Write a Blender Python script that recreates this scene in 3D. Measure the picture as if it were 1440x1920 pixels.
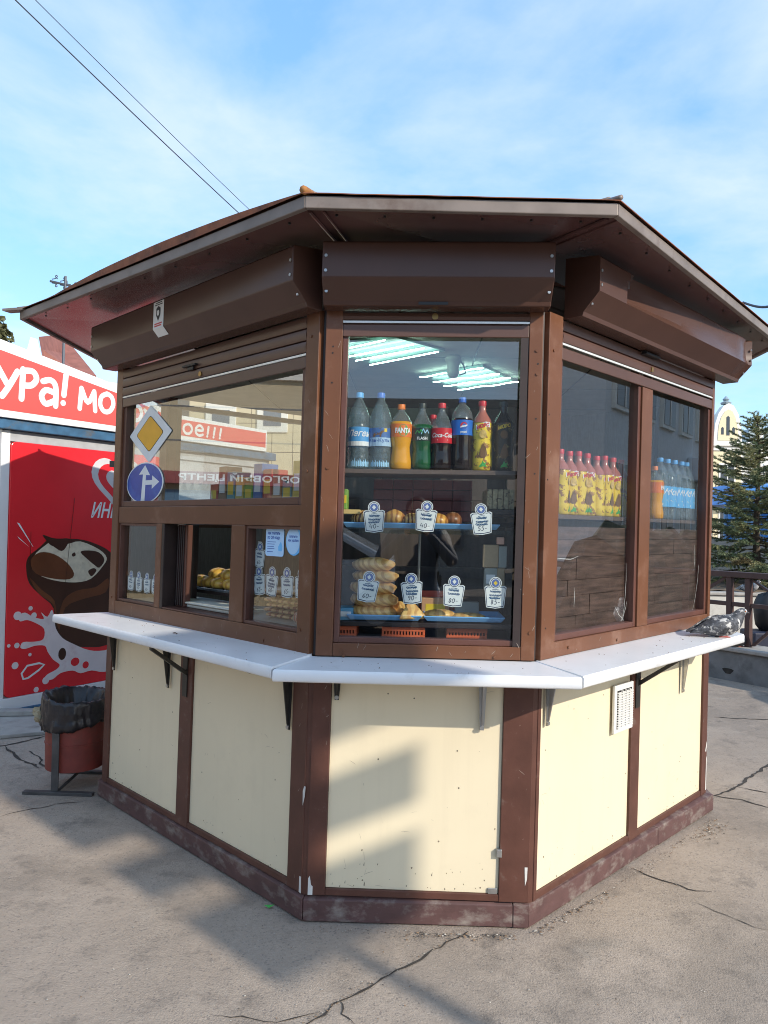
import bpy, bmesh, math, random
from mathutils import Vector, Matrix, noise as mnoise
random.seed(7)
rad = math.radians
for o in list(bpy.data.objects):
    bpy.data.objects.remove(o)
SC = bpy.context.scene
COL = SC.collection

# ------------------------------------------------------------------ camera
FPX = 1429.0
CAM = Vector((-0.035, -2.9163, 1.5078))
def _axes(yaw, p, r):
    cy, sy, cp, sp, cr, sr = math.cos(yaw), math.sin(yaw), math.cos(p), math.sin(p), math.cos(r), math.sin(r)
    f = Vector((sy*cp, cy*cp, sp)); rt = Vector((cy, -sy, 0)); up = rt.cross(f)
    return cr*rt + sr*up, -sr*rt + cr*up, f
CR, CU, CF = _axes(-.0401, .0195, .0179)
cd = bpy.data.cameras.new('camera'); cam = bpy.data.objects.new('camera', cd); COL.objects.link(cam)
cd.sensor_fit = 'VERTICAL'; cd.sensor_height = 36.0; cd.lens = FPX/1920*36
cd.clip_start = .02; cd.clip_end = 600
m3 = Matrix((CR, CU, -CF)).transposed(); cam.matrix_world = Matrix.Translation(CAM) @ m3.to_4x4()
SC.camera = cam

# ------------------------------------------------------------------ sky, sun, exposure
SUN_AZ, SUN_EL = rad(48.5), rad(28.5)        # azimuth from -Y towards +X
SUN = Vector((math.sin(SUN_AZ)*math.cos(SUN_EL), -math.cos(SUN_AZ)*math.cos(SUN_EL), math.sin(SUN_EL)))
W = bpy.data.worlds.new('World'); SC.world = W; W.use_nodes = True
nt = W.node_tree; nd = nt.nodes; lk = nt.links
for n in list(nd): nd.remove(n)
wo = nd.new('ShaderNodeOutputWorld'); bg = nd.new('ShaderNodeBackground'); bg.inputs[1].default_value = .132
sky = nd.new('ShaderNodeTexSky'); sky.sky_type = 'NISHITA'; sky.sun_disc = False
sky.sun_elevation = SUN_EL; sky.sun_rotation = math.pi - SUN_AZ
sky.air_density = 1.0; sky.dust_density = .6; sky.ozone_density = 1.6
tc = nd.new('ShaderNodeTexCoord')
sx = nd.new('ShaderNodeSeparateXYZ'); lk.new(tc.outputs['Generated'], sx.inputs[0])
def wmath(op, a, b=None, v=None):
    n = nd.new('ShaderNodeMath'); n.operation = op
    for i, q in enumerate((a, b)):
        if q is None: continue
        if isinstance(q, (int, float)): n.inputs[i].default_value = q
        else: lk.new(q, n.inputs[i])
    return n.outputs[0]
zz = wmath('ADD', wmath('MAXIMUM', sx.outputs[2], 0.0), .18)
cx_ = wmath('DIVIDE', sx.outputs[0], zz); cy_ = wmath('DIVIDE', sx.outputs[1], zz)
cb = nd.new('ShaderNodeCombineXYZ'); lk.new(cx_, cb.inputs[0]); lk.new(cy_, cb.inputs[1]); cb.inputs[2].default_value = 3.7
n1 = nd.new('ShaderNodeTexNoise'); n1.inputs['Scale'].default_value = 1.75; n1.inputs['Detail'].default_value = 9; n1.inputs['Roughness'].default_value = .56; n1.inputs['Distortion'].default_value = .25
lk.new(cb.outputs[0], n1.inputs['Vector'])
cr_ = nd.new('ShaderNodeValToRGB'); cr_.color_ramp.elements[0].position = .38; cr_.color_ramp.elements[1].position = .64
cr_.color_ramp.elements[0].color = (0.06, 0.06, 0.06, 1); cr_.color_ramp.elements[1].color = (.62, .62, .62, 1)
lk.new(n1.outputs[0], cr_.inputs[0])
hz = nd.new('ShaderNodeMixRGB'); hz.inputs[0].default_value = .45; lk.new(sky.outputs[0], hz.inputs[1]); hz.inputs[2].default_value = (.65, 2.2, 4.1, 1)   # bright spring haze over the clear sky
mx = nd.new('ShaderNodeMixRGB'); lk.new(cr_.outputs[0], mx.inputs[0]); lk.new(hz.outputs[0], mx.inputs[1]); mx.inputs[2].default_value = (3.1, 3.45, 4.2, 1)
lk.new(mx.outputs[0], bg.inputs[0]); lk.new(bg.outputs[0], wo.inputs[0])

sd = bpy.data.lights.new('sun', 'SUN'); sd.energy = 2.0; sd.angle = rad(.53); sd.color = (1, .91, .78)
so = bpy.data.objects.new('sun', sd); COL.objects.link(so); so.rotation_euler = SUN.to_track_quat('Z', 'Y').to_euler(); so.location = (6, -6, 9)

SC.view_settings.view_transform = 'Standard'; SC.view_settings.look = 'None'; SC.view_settings.gamma = 1
SC.view_settings.use_curve_mapping = False; SC.view_settings.exposure = 1.2
SC.render.engine = 'CYCLES'
SC.cycles.use_denoising = True; SC.cycles.filter_width = 1.0
SC.cycles.max_bounces = 10; SC.cycles.transparent_max_bounces = 24; SC.cycles.caustics_reflective = False; SC.cycles.caustics_refractive = False
SC.cycles.sample_clamp_indirect = 6

# ------------------------------------------------------------------ helpers: pixels of the survey -> points in the place
def ray(px): return CF + CR*((px[0]-720)/FPX) + CU*((960-px[1])/FPX)
def on_plane(px, p0, n):
    d = ray(px); t = ((Vector(p0)-CAM).dot(n))/d.dot(n); return CAM + d*t
def gpt(px, z=0.0): return on_plane(px, (0, 0, z), Vector((0, 0, 1)))
def at(px, dep): return CAM + ray(px)*dep

# ------------------------------------------------------------------ materials
MATS = {}
def mat(name, col, rough=.5, metal=0.0, var=.08, scale=14.0, bump=0.0, bscale=90.0, spec=.5, emit=None, col2=None, c2pos=(.52, .62), c2scale=6.0, coat=0.0, stretch=None, object_space=True):
    """painted or grained surface: colour with soft mottling, optional second colour in patches, optional fine relief"""
    if name in MATS: return MATS[name]
    m = bpy.data.materials.new(name); m.use_nodes = True; t = m.node_tree; N = t.nodes; Lk = t.links
    b = N['Principled BSDF']; b.inputs['Roughness'].default_value = rough; b.inputs['Metallic'].default_value = metal
    b.inputs['Specular IOR Level'].default_value = spec
    if coat: b.inputs['Coat Weight'].default_value = coat
    tcn = N.new('ShaderNodeTexCoord'); vec = tcn.outputs['Object']
    if stretch:
        mp = N.new('ShaderNodeMapping'); mp.inputs['Scale'].default_value = stretch; Lk.new(vec, mp.inputs[0]); vec = mp.outputs[0]
    ns = N.new('ShaderNodeTexNoise'); ns.inputs['Scale'].default_value = scale; ns.inputs['Detail'].default_value = 5; Lk.new(vec, ns.inputs['Vector'])
    ra = N.new('ShaderNodeValToRGB'); ra.color_ramp.elements[0].position = .3; ra.color_ramp.elements[1].position = .7
    ra.color_ramp.elements[0].color = (*[max(0, c*(1-var)) for c in col], 1); ra.color_ramp.elements[1].color = (*[min(1, c*(1+var)) for c in col], 1)
    Lk.new(ns.outputs[0], ra.inputs[0]); out = ra.outputs[0]
    if col2:
        n2 = N.new('ShaderNodeTexNoise'); n2.inputs['Scale'].default_value = c2scale; n2.inputs['Detail'].default_value = 8; n2.inputs['Roughness'].default_value = .65; Lk.new(vec, n2.inputs['Vector'])
        r2 = N.new('ShaderNodeValToRGB'); r2.color_ramp.elements[0].position = c2pos[0]; r2.color_ramp.elements[1].position = c2pos[1]
        Lk.new(n2.outputs[0], r2.inputs[0]); mm = N.new('ShaderNodeMixRGB'); Lk.new(r2.outputs[0], mm.inputs[0]); Lk.new(out, mm.inputs[1]); mm.inputs[2].default_value = (*col2, 1); out = mm.outputs[0]
    Lk.new(out, b.inputs['Base Color'])
    if bump:
        nb = N.new('ShaderNodeTexNoise'); nb.inputs['Scale'].default_value = bscale; nb.inputs['Detail'].default_value = 4; Lk.new(vec, nb.inputs['Vector'])
        bp = N.new('ShaderNodeBump'); bp.inputs['Strength'].default_value = bump; bp.inputs['Distance'].default_value = .004; Lk.new(nb.outputs[0], bp.inputs['Height']); Lk.new(bp.outputs[0], b.inputs['Normal'])
    if emit:
        b.inputs['Emission Color'].default_value = (*emit[:3], 1); b.inputs['Emission Strength'].default_value = emit[3]
    MATS[name] = m; return m
def glassy(name, tint, ior, rough=.0, diff=None, diffw=0.0, bump=0.0, bscale=8.0):
    """thin clear sheet: see-through part, mirror part by Fresnel, optional milky part"""
    if name in MATS: return MATS[name]
    m = bpy.data.materials.new(name); m.use_nodes = True; t = m.node_tree; N = t.nodes; Lk = t.links
    for n in list(N): N.remove(n)
    o = N.new('ShaderNodeOutputMaterial'); tr = N.new('ShaderNodeBsdfTransparent'); tr.inputs[0].default_value = (*tint, 1)
    gl = N.new('ShaderNodeBsdfGlossy'); gl.inputs['Roughness'].default_value = rough; gl.inputs[0].default_value = (1, 1, 1, 1)
    geo = N.new('ShaderNodeNewGeometry'); dt = N.new('ShaderNodeVectorMath'); dt.operation = 'DOT_PRODUCT'
    Lk.new(geo.outputs['Incoming'], dt.inputs[0]); Lk.new(geo.outputs['Normal'], dt.inputs[1])
    def M(op, *a):
        n = N.new('ShaderNodeMath'); n.operation = op
        for i, q in enumerate(a):
            if isinstance(q, (int, float)): n.inputs[i].default_value = q
            else: Lk.new(q, n.inputs[i])
        return n.outputs[0]
    f0 = ((ior-1)/(ior+1))**2
    c = M('ABSOLUTE', dt.outputs['Value']); fr = M('ADD', M('MULTIPLY', M('POWER', M('SUBTRACT', 1.0, c), 5.0), 1-f0), f0)
    mxs = N.new('ShaderNodeMixShader'); Lk.new(fr, mxs.inputs[0]); Lk.new(tr.outputs[0], mxs.inputs[1]); Lk.new(gl.outputs[0], mxs.inputs[2]); res = mxs.outputs[0]
    if diff:
        df = N.new('ShaderNodeBsdfDiffuse'); df.inputs[0].default_value = (*diff, 1); m2 = N.new('ShaderNodeMixShader'); m2.inputs[0].default_value = diffw
        Lk.new(res, m2.inputs[1]); Lk.new(df.outputs[0], m2.inputs[2]); res = m2.outputs[0]
    if bump:
        tcn = N.new('ShaderNodeTexCoord'); nb = N.new('ShaderNodeTexNoise'); nb.inputs['Scale'].default_value = bscale; nb.inputs['Detail'].default_value = 2; Lk.new(tcn.outputs['Object'], nb.inputs['Vector'])
        bp = N.new('ShaderNodeBump'); bp.inputs['Strength'].default_value = bump; bp.inputs['Distance'].default_value = .01; Lk.new(nb.outputs[0], bp.inputs['Height']); Lk.new(bp.outputs[0], gl.inputs['Normal'])
    Lk.new(res, o.inputs[0]); MATS[name] = m; return m

BROWN = mat('brown_paint', (.148, .063, .033), .32, spec=.3, var=.10, scale=5, bump=.06, bscale=40, col2=(.255, .150, .105), c2pos=(.55, .85), c2scale=5)
BROWN_LOW = mat('worn_brown_paint', (.100, .042, .030), .46, spec=.35, var=.18, scale=9, bump=.12, bscale=60, col2=(.16, .12, .10), c2pos=(.6, .78), c2scale=18)
SKIRT = mat('scuffed_skirting', (.10, .05, .046), .62, var=.2, scale=12, bump=.2, bscale=50, col2=(.26, .22, .19), c2pos=(.50, .72), c2scale=9, stretch=(1, 1, 1.6))
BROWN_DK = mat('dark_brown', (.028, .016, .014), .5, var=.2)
SOFFIT = mat('soffit_paint', (.125, .062, .058), .24, var=.18, scale=3, bump=.06, bscale=9, col2=(.11, .06, .05), c2pos=(.5, .8), c2scale=2)
BOXM = mat('shutter_box_paint', (.088, .044, .032), .26, spec=.34, var=.08, scale=4, bump=.03, bscale=12)
CREAM = mat('cream_panel', (.745, .65, .462), .40, var=.035, scale=2.2, bump=.05, bscale=3)
def _grime(m):
    t = m.node_tree; N = t.nodes; Lk = t.links; b = N['Principled BSDF']; src = b.inputs['Base Color'].links[0].from_socket; tcn = N.new('ShaderNodeTexCoord')
    def layer(src, sc, stretch, p0, p1_, amt, col):
        mp = N.new('ShaderNodeMapping'); mp.inputs['Scale'].default_value = stretch; Lk.new(tcn.outputs['Object'], mp.inputs[0]); n = N.new('ShaderNodeTexNoise'); n.inputs['Scale'].default_value = sc; n.inputs['Detail'].default_value = 8; n.inputs['Roughness'].default_value = .65; Lk.new(mp.outputs[0], n.inputs['Vector'])
        r = N.new('ShaderNodeValToRGB'); r.color_ramp.elements[0].position = p0; r.color_ramp.elements[1].position = p1_; r.color_ramp.elements[0].color = (0, 0, 0, 1); r.color_ramp.elements[1].color = (amt, amt, amt, 1); Lk.new(n.outputs[0], r.inputs[0])
        x = N.new('ShaderNodeMixRGB'); Lk.new(r.outputs[0], x.inputs[0]); Lk.new(src, x.inputs[1]); x.inputs[2].default_value = (*col, 1); return x.outputs[0]
    s = layer(src, 5, (3.5, 3.5, .18), .52, .80, .20, (.58, .49, .34))     # faint run marks
    s = layer(s, 3, (1, 1, 1), .56, .80, .40, (.58, .50, .36))             # faded patches
    s = layer(s, 70, (1, 1, .8), .70, .76, .75, (.30, .24, .17))           # splashed specks
    s = layer(s, 16, (1.6, 1.6, .5), .68, .74, .40, (.45, .38, .27))       # rubbed marks
    Lk.new(s, b.inputs['Base Color'])
_grime(CREAM)
WHITE = mat('white_plastic', (.78, .79, .80), .32, var=.03, scale=6, bump=.04, bscale=4, col2=(.58, .57, .55), c2pos=(.58, .82), c2scale=11)
STEEL = mat('galvanised_steel', (.45, .45, .44), .35, .85, var=.15)
DSTEEL = mat('dark_steel', (.05, .048, .045), .45, .6, var=.2)
FASC = mat('weathered_tin', (.215, .175, .150), .5, .2, var=.18, scale=7, bump=.08, bscale=30, col2=(.13, .09, .07), c2pos=(.55, .75), c2scale=6)
RUST = mat('rusty_tin', (.24, .085, .04), .8, .1, var=.3, scale=16, bump=.3, bscale=60, col2=(.10, .045, .03), c2pos=(.5, .7), c2scale=9)
RUSTY = mat('orange_rust', (.36, .16, .05), .85, var=.35, scale=30, bump=.4)
GLASS = glassy('window_glass', (.84, .88, .87), 2.15)
GLASS_R = glassy('reflecting_window_glass', (.88, .91, .91), 2.9)
GLASS_L = glassy('dusty_window_glass', (.80, .84, .83), 2.9)
BLACKM = mat('black', (.012, .012, .013), .45)
CEIL = mat('ceiling_tile', (.55, .52, .45), .7, var=.1, scale=9)
LED = mat('led_strip', (.9, .95, .93), .5, emit=(.60, 1, .86, 8))
LEDP = mat('led_panel', (.16, .27, .24), .3, var=.08)
WOOD = mat('dark_plank', (.16, .10, .080), .5, var=.5, scale=5, bump=.1, stretch=(1.2, 1.2, 14), col2=(.105, .07, .058), c2pos=(.48, .66), c2scale=4)
INNER = mat('inner_wall', (.24, .20, .17), .6, var=.2, stretch=(14, 14, 1))

# ------------------------------------------------------------------ mesh helpers
class G:
    """collects shapes in (u, d, z) or (x, y, z); build() links them as ONE mesh object"""
    def __init__(s, T=None): s.v = []; s.f = []; s.mi = []; s.T = T
    def add(s, vs, fs, m=0):
        o = len(s.v); s.v += [tuple(v) for v in vs]; s.f += [tuple(o+i for i in f) for f in fs]; s.mi += [m]*len(fs); return s
    def box(s, u0, u1, d0, d1, z0, z1, m=0):
        return s.hexa([(u0, d0, z0), (u1, d0, z0), (u1, d1, z0), (u0, d1, z0), (u0, d0, z1), (u1, d0, z1), (u1, d1, z1), (u0, d1, z1)], m)
    def hexa(s, p, m=0): return s.add(p, [(0, 3, 2, 1), (4, 5, 6, 7), (0, 1, 5, 4), (1, 2, 6, 5), (2, 3, 7, 6), (3, 0, 4, 7)], m)
    def prism(s, poly, d0, d1, m=0):               # polygon in (u, z), thickness along d
        n = len(poly); a = [(u, d0, z) for u, z in poly]; b = [(u, d1, z) for u, z in poly]
        return s.add(a+b, [tuple(range(n)), tuple(range(2*n-1, n-1, -1))]+[(i, i+n, (i+1) % n+n, (i+1) % n) for i in range(n)], m)
    def prof(s, poly, u0, u1, m=0):                # profile in (d, z), swept along u; u0/u1 numbers or per-vertex functions of d
        n = len(poly); f0 = u0 if callable(u0) else (lambda d, q=u0: q); f1 = u1 if callable(u1) else (lambda d, q=u1: q)
        a = [(f0(d), d, z) for d, z in poly]; b = [(f1(d), d, z) for d, z in poly]
        return s.add(a+b, [tuple(range(n)), tuple(range(2*n-1, n-1, -1))]+[(i, i+n, (i+1) % n+n, (i+1) % n) for i in range(n)], m)
    def slab(s, poly, z0, z1, m=0):                # polygon in (x, y), thickness along z
        n = len(poly); a = [(x, y, z0) for x, y in poly]; b = [(x, y, z1) for x, y in poly]
        return s.add(a+b, [tuple(range(n-1, -1, -1)), tuple(range(n, 2*n))]+[(i, (i+1) % n, (i+1) % n+n, i+n) for i in range(n)], m)
    def cyl(s, p0, p1, r0, r1=None, n=10, m=0, caps=True):
        r1 = r0 if r1 is None else r1; p0 = Vector(p0); p1 = Vector(p1); ax = (p1-p0).normalized()
        q = ax.orthogonal().normalized(); w = ax.cross(q); vs = []
        for p, r in ((p0, r0), (p1, r1)):
            for i in range(n):
                a = 2*math.pi*i/n; vs.append(p + (q*math.cos(a)+w*math.sin(a))*r)
        fs = [(i, (i+1) % n, (i+1) % n+n, i+n) for i in range(n)]
        if caps: fs += [tuple(range(n-1, -1, -1)), tuple(range(n, 2*n))]
        return s.add(vs, fs, m)
    def tube(s, pts, r, n=6, m=0):
        pts = [Vector(p) for p in pts]; vs = []; fs = []; K = len(pts)
        rr = r if isinstance(r, (list, tuple)) else [r]*K
        up = None
        for k, p in enumerate(pts):
            t = (pts[min(k+1, K-1)]-pts[max(k-1, 0)]).normalized()
            if up is None: up = t.orthogonal().normalized()
            up = (up - t*up.dot(t)).normalized(); w = t.cross(up)
            for i in range(n):
                a = 2*math.pi*i/n; vs.append(p+(up*math.cos(a)+w*math.sin(a))*rr[k])
        for k in range(K-1):
            for i in range(n): fs.append((k*n+i, k*n+(i+1) % n, (k+1)*n+(i+1) % n, (k+1)*n+i))
        fs += [tuple(range(n-1, -1, -1)), tuple(range((K-1)*n, K*n))]
        return s.add(vs, fs, m)
    def lathe(s, prof, n=20, c=(0, 0, 0), m=0, sx=1, sy=1, fn=None, caps=True):
        vs = []; fs = []; K = len(prof)
        for r, z in prof:
            for i in range(n):
                a = 2*math.pi*i/n; q = r*(fn(a, z) if fn else 1)
                vs.append((c[0]+q*math.cos(a)*sx, c[1]+q*math.sin(a)*sy, c[2]+z))
        for k in range(K-1):
            for i in range(n): fs.append((k*n+i, k*n+(i+1) % n, (k+1)*n+(i+1) % n, (k+1)*n+i))
        if caps: fs += [tuple(range(n-1, -1, -1)), tuple(range((K-1)*n, K*n))]
        return s.add(vs, fs, m)
    def ball(s, c, rx, ry, rz, nu=14, nv=8, fn=None, m=0):
        vs = []; fs = []
        for j in range(nv+1):
            ph = math.pi*j/nv
            for i in range(nu):
                a = 2*math.pi*i/nu; k = fn(a, ph) if fn else 1
                vs.append((c[0]+rx*k*math.sin(ph)*math.cos(a), c[1]+ry*k*math.sin(ph)*math.sin(a), c[2]+rz*k*math.cos(ph)))
        for j in range(nv):
            for i in range(nu): fs.append((j*nu+i, (j+1)*nu+i, (j+1)*nu+(i+1) % nu, j*nu+(i+1) % nu))
        return s.add(vs, fs, m)
    def ribbon(s, pts, w, d, m=0, taper=False, closed=False):     # flat stroke in (u, z) at depth d
        P = [Vector(p) for p in pts]; K = len(P); vs = []
        for k in range(K):
            a = P[(k-1) % K] if closed else P[max(k-1, 0)]; b = P[(k+1) % K] if closed else P[min(k+1, K-1)]
            t = (b-a); t = t.normalized() if t.length > 1e-9 else Vector((1, 0)); nn = Vector((-t.y, t.x))
            ww = w*(.35+.65*math.sin(math.pi*min(.9, max(.1, k/max(1, K-1))))) if taper else w
            dk = d + k*4e-5
            vs += [(*(P[k]+nn*ww/2), dk), (*(P[k]-nn*ww/2), dk)]
        vs = [(v[0], v[2], v[1]) for v in vs]
        fs = [(2*k, 2*k+1, 2*k+3, 2*k+2) for k in range(K-1)]
        if closed: fs.append((2*K-2, 2*K-1, 1, 0))
        return s.add(vs, fs, m)
    def flat(s, poly, d, m=0): return s.add([(u, d, z) for u, z in poly], [tuple(range(len(poly)))], m)
    def build(s, name, mats, parent=None, smooth=False, bevel=0, seg=2, recalc=True, sub=0, kind=None, label=None):
        me = bpy.data.meshes.new(name); T = s.T
        me.from_pydata([tuple(T(*v)) for v in s.v] if T else s.v, [], s.f)
        for q in (mats if isinstance(mats, (list, tuple)) else [mats]): me.materials.append(q)
        for p, i in zip(me.polygons, s.mi): p.material_index = i
        if recalc:
            b = bmesh.new(); b.from_mesh(me); bmesh.ops.recalc_face_normals(b, faces=b.faces); b.to_mesh(me); b.free()
        if smooth:
            for p in me.polygons: p.use_smooth = True
        o = bpy.data.objects.new(name, me); COL.objects.link(o)
        if bevel:
            md = o.modifiers.new('bevel', 'BEVEL'); md.width = bevel; md.segments = seg; md.limit_method = 'ANGLE'; md.angle_limit = rad(40)
        if sub:
            md = o.modifiers.new('sub', 'SUBSURF'); md.levels = sub; md.render_levels = sub
        if parent is not None:
            o.parent = parent
            if parent.type == 'EMPTY': o.matrix_parent_inverse = Matrix.Translation(-parent.location)
        if kind: o['kind'] = kind
        if label: o['label'] = label
        return o
def thing(name, label, cat, loc=(0, 0, 0), group=None):
    o = bpy.data.objects.new(name, None); COL.objects.link(o); o.location = loc; o.empty_display_size = .1
    o['label'] = label; o['category'] = cat
    if group: o['group'] = group
    return o
def tag(o, label, cat, group=None):
    o['label'] = label; o['category'] = cat
    if group: o['group'] = group
    return o
def dup(root, loc=None, rz=None, label=None):
    r = root.copy(); COL.objects.link(r)
    if loc is not None: r.location = loc
    if rz is not None: r.rotation_euler = (0, 0, rz)
    if label: r['label'] = label
    for ch in list(root.children):
        c = ch.copy(); COL.objects.link(c); c.parent = r
        for g in list(ch.children):
            d = g.copy(); COL.objects.link(d); d.parent = c
    return r
def shade_auto(o, deg=35):
    for p in o.data.polygons: p.use_smooth = True
    o.data.set_sharp_from_angle(angle=rad(deg))
_TX = {}
def text2d(s, size=1.0, bold=0.0, shear=0.0, res=3):
    """outline of a line of writing as a flat mesh: verts (x, y) centred on 0, faces"""
    k = (s, bold, shear, res)
    if k not in _TX:
        c = bpy.data.curves.new('t', 'FONT'); c.body = s; c.size = 1; c.offset = bold; c.shear = shear; c.resolution_u = res; c.align_x = 'CENTER'
        o = bpy.data.objects.new('t', c); COL.objects.link(o)
        dg = bpy.context.evaluated_depsgraph_get(); me = bpy.data.meshes.new_from_object(o.evaluated_get(dg))
        _TX[k] = ([(v.co.x, v.co.y) for v in me.vertices], [tuple(p.vertices) for p in me.polygons])
        bpy.data.objects.remove(o); bpy.data.curves.remove(c); bpy.data.meshes.remove(me)
    v, f = _TX[k]; return [(x*size, y*size) for x, y in v], f
def put_text(g, s, u, z, d, size, m=0, bold=0.0, shear=0.0, width=None, fn=None, mirror=False):
    v, f = text2d(s, 1.0, bold, shear)
    xs = [x for x, y in v]; w = max(xs)-min(xs); kx = size if width is None else width/w; c = (max(xs)+min(xs))/2
    q = [((x-c)*kx, y*size) for x, y in v]
    if fn: return g.add([fn(x, y) for x, y in q], f, m)
    return g.add([(u+x, d, z+y) for x, y in q], f, m)
# lettering is made first, while the scene is still empty
for args in [('ура!', .05, 0), ('Мороженое!!!', .05, 0), ('ИНМАРКО', .02, .25), ('Легенда', .02, .35), ('Хан-Куль', .0, .0), ('FANTA', .05, .0), ('FLASH', .03, .0), ('Coca-Cola', .02, .35),
             ('pepsi', .02, 0), ('МОРС', .05, 0), ('Мола', .02, .35), ('как платить', .03, 0), ('по QR-коду', .03, 0), ('платите', .03, 0), ('как удобно', .03, 0), ('ТОРГОВЫЙ ЦЕНТР', .03, 0)]:
    text2d(args[0], 1, args[1], args[2])

# ------------------------------------------------------------------ the ground
PAVE = bpy.data.materials.new('asphalt'); PAVE.use_nodes = True
def _pave():
    t = PAVE.node_tree; N = t.nodes; Lk = t.links; b = N['Principled BSDF']; b.inputs['Roughness'].default_value = .85; b.inputs['Specular IOR Level'].default_value = .25
    tcn = N.new('ShaderNodeTexCoord'); v = tcn.outputs['Object']
    def noise(sc, det=6, ro=.6): 
        n = N.new('ShaderNodeTexNoise'); n.inputs['Scale'].default_value = sc; n.inputs['Detail'].default_value = det; n.inputs['Roughness'].default_value = ro; Lk.new(v, n.inputs['Vector']); return n.outputs[0]
    def ramp(i, a, b_, ca, cb):
        r = N.new('ShaderNodeValToRGB'); r.color_ramp.elements[0].position = a; r.color_ramp.elements[1].position = b_
        r.color_ramp.elements[0].color = (*ca, 1); r.color_ramp.elements[1].color = (*cb, 1); Lk.new(i, r.inputs[0]); return r.outputs[0]
    def mixc(f, a, c, mode='MIX'):
        m = N.new('ShaderNodeMixRGB'); m.blend_type = mode
        for i, q in enumerate((f, a, c)):
            if isinstance(q, (int, float)): m.inputs[i].default_value = q
            elif isinstance(q, tuple): m.inputs[i].default_value = (*q, 1)
            else: Lk.new(q, m.inputs[i])
        return m.outputs[0]
    base = ramp(noise(.9, 8, .65), .3, .7, (.335, .273, .218), (.435, .362, .298))
    base = mixc(.55, base, ramp(noise(60, 3, .7), .25, .75, (.72, .72, .72), (1.1, 1.1, 1.1)), 'MULTIPLY')
    base = mixc(ramp(noise(5, 7, .7), (.55), .68, (0, 0, 0), (.65, .65, .65)), base, (.145, .126, .11))     # old stains
    base = mixc(ramp(noise(2.3, 8, .62), .60, .75, (0, 0, 0), (.5, .5, .5)), base, (.36, .33, .29))     # pale dust
    vo = N.new('ShaderNodeTexVoronoi'); vo.inputs['Scale'].default_value = 150; Lk.new(v, vo.inputs['Vector'])
    base = mixc(ramp(vo.outputs['Color'], .80, .86, (0, 0, 0), (.5, .5, .5)), base, (.16, .14, .13))          # aggregate
    base = mixc(ramp(noise(1.3, 9, .72), .50, .57, (0, 0, 0), (.36, .36, .36)), base, (.19, .160, .132))     # patched, darker areas
    base = mixc(ramp(noise(28, 4, .8), .62, .72, (0, 0, 0), (.5, .5, .5)), base, (.13, .112, .098))     # pitting
    base = mixc(ramp(noise(200, 2, .5), .62, .70, (0, 0, 0), (.6, .6, .6)), base, (.44, .40, .35))     # pale grains
    Lk.new(base, b.inputs['Base Color'])
    bp = N.new('ShaderNodeBump'); bp.inputs['Strength'].default_value = .7; bp.inputs['Distance'].default_value = .007
    ad = N.new('ShaderNodeMath'); ad.operation = 'ADD'; Lk.new(noise(140, 3, .7), ad.inputs[0])
    m2 = N.new('ShaderNodeMath'); m2.operation = 'MULTIPLY'; Lk.new(noise(7, 6, .6), m2.inputs[0]); m2.inputs[1].default_value = 2.5
    Lk.new(m2.outputs[0], ad.inputs[1]); Lk.new(ad.outputs[0], bp.inputs['Height']); Lk.new(bp.outputs[0], b.inputs['Normal'])
_pave()
o = G().add([(-150, -150, 0), (150, -150, 0), (150, 150, 0), (-150, 150, 0)], [(0, 1, 2, 3)]).build('pavement', PAVE); o['kind'] = 'structure'; o['label'] = 'worn grey-brown asphalt pavement with cracks'
ROAD = mat('road_asphalt', (.06, .06, .062), .8, var=.2, scale=3, bump=.2)
o = G().box(-60, 60, -14, -6.2, .0, .004).build('road', ROAD); o['kind'] = 'structure'

CRACK = mat('crack_dirt', (.045, .038, .032), .95, var=.3)
def crack(pxs, w, seed):
    rng = random.Random(seed); pts = [gpt(p) for p in pxs]; P = []
    for a, b in zip(pts[:-1], pts[1:]):
        n = max(3, int((b-a).length/.035))
        for i in range(n): P.append(a.lerp(b, i/n))
    P.append(pts[-1]); K = len(P); vs = []
    for k, p in enumerate(P):
        t = (P[min(k+1, K-1)]-P[max(k-1, 0)]).normalized(); nn = Vector((-t.y, t.x, 0))
        off = mnoise.noise(Vector((k*.35, seed*7.1, 0)))*.022 + rng.uniform(-.006, .006)
        ww = w*(.35+rng.random()*.9)*min(1, .25+k*.4, .25+(K-1-k)*.4)
        c = p+nn*off; vs += [(c.x+nn.x*ww/2, c.y+nn.y*ww/2, .0025), (c.x-nn.x*ww/2, c.y-nn.y*ww/2, .0025)]
    o = G().add(vs, [(2*k, 2*k+1, 2*k+3, 2*k+2) for k in range(K-1)]).build('pavement_crack', CRACK); o['kind'] = 'structure'
for i, (p, w) in enumerate([
        ([(560, 1935), (600, 1900), (640, 1878), (690, 1850), (730, 1830), (790, 1800), (850, 1762), (880, 1748)], .009),
        ([(400, 1905), (450, 1912), (520, 1918), (600, 1900)], .005), ([(640, 1878), (650, 1900), (668, 1925)], .005),
        ([(1185, 1628), (1240, 1650), (1290, 1668), (1335, 1673)], .008), ([(1290, 1690), (1360, 1715), (1440, 1745)], .005),
        ([(1335, 1492), (1375, 1480), (1410, 1455), (1450, 1430)], .02), ([(1340, 1492), (1390, 1500), (1450, 1518)], .016),
        ([(1338, 1345), (1390, 1348), (1450, 1350)], .02), ([(0, 1532), (60, 1516), (120, 1508), (165, 1500)], .007),
        ([(10, 1400), (25, 1412), (40, 1425), (75, 1440)], .02), ([(55, 1408), (75, 1420), (85, 1445)], .016), ([(-10, 1402), (90, 1380)], .025),
        ([(1375, 1475), (1410, 1482), (1450, 1490)], .012)]):
    crack(p, w, i+3)

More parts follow.
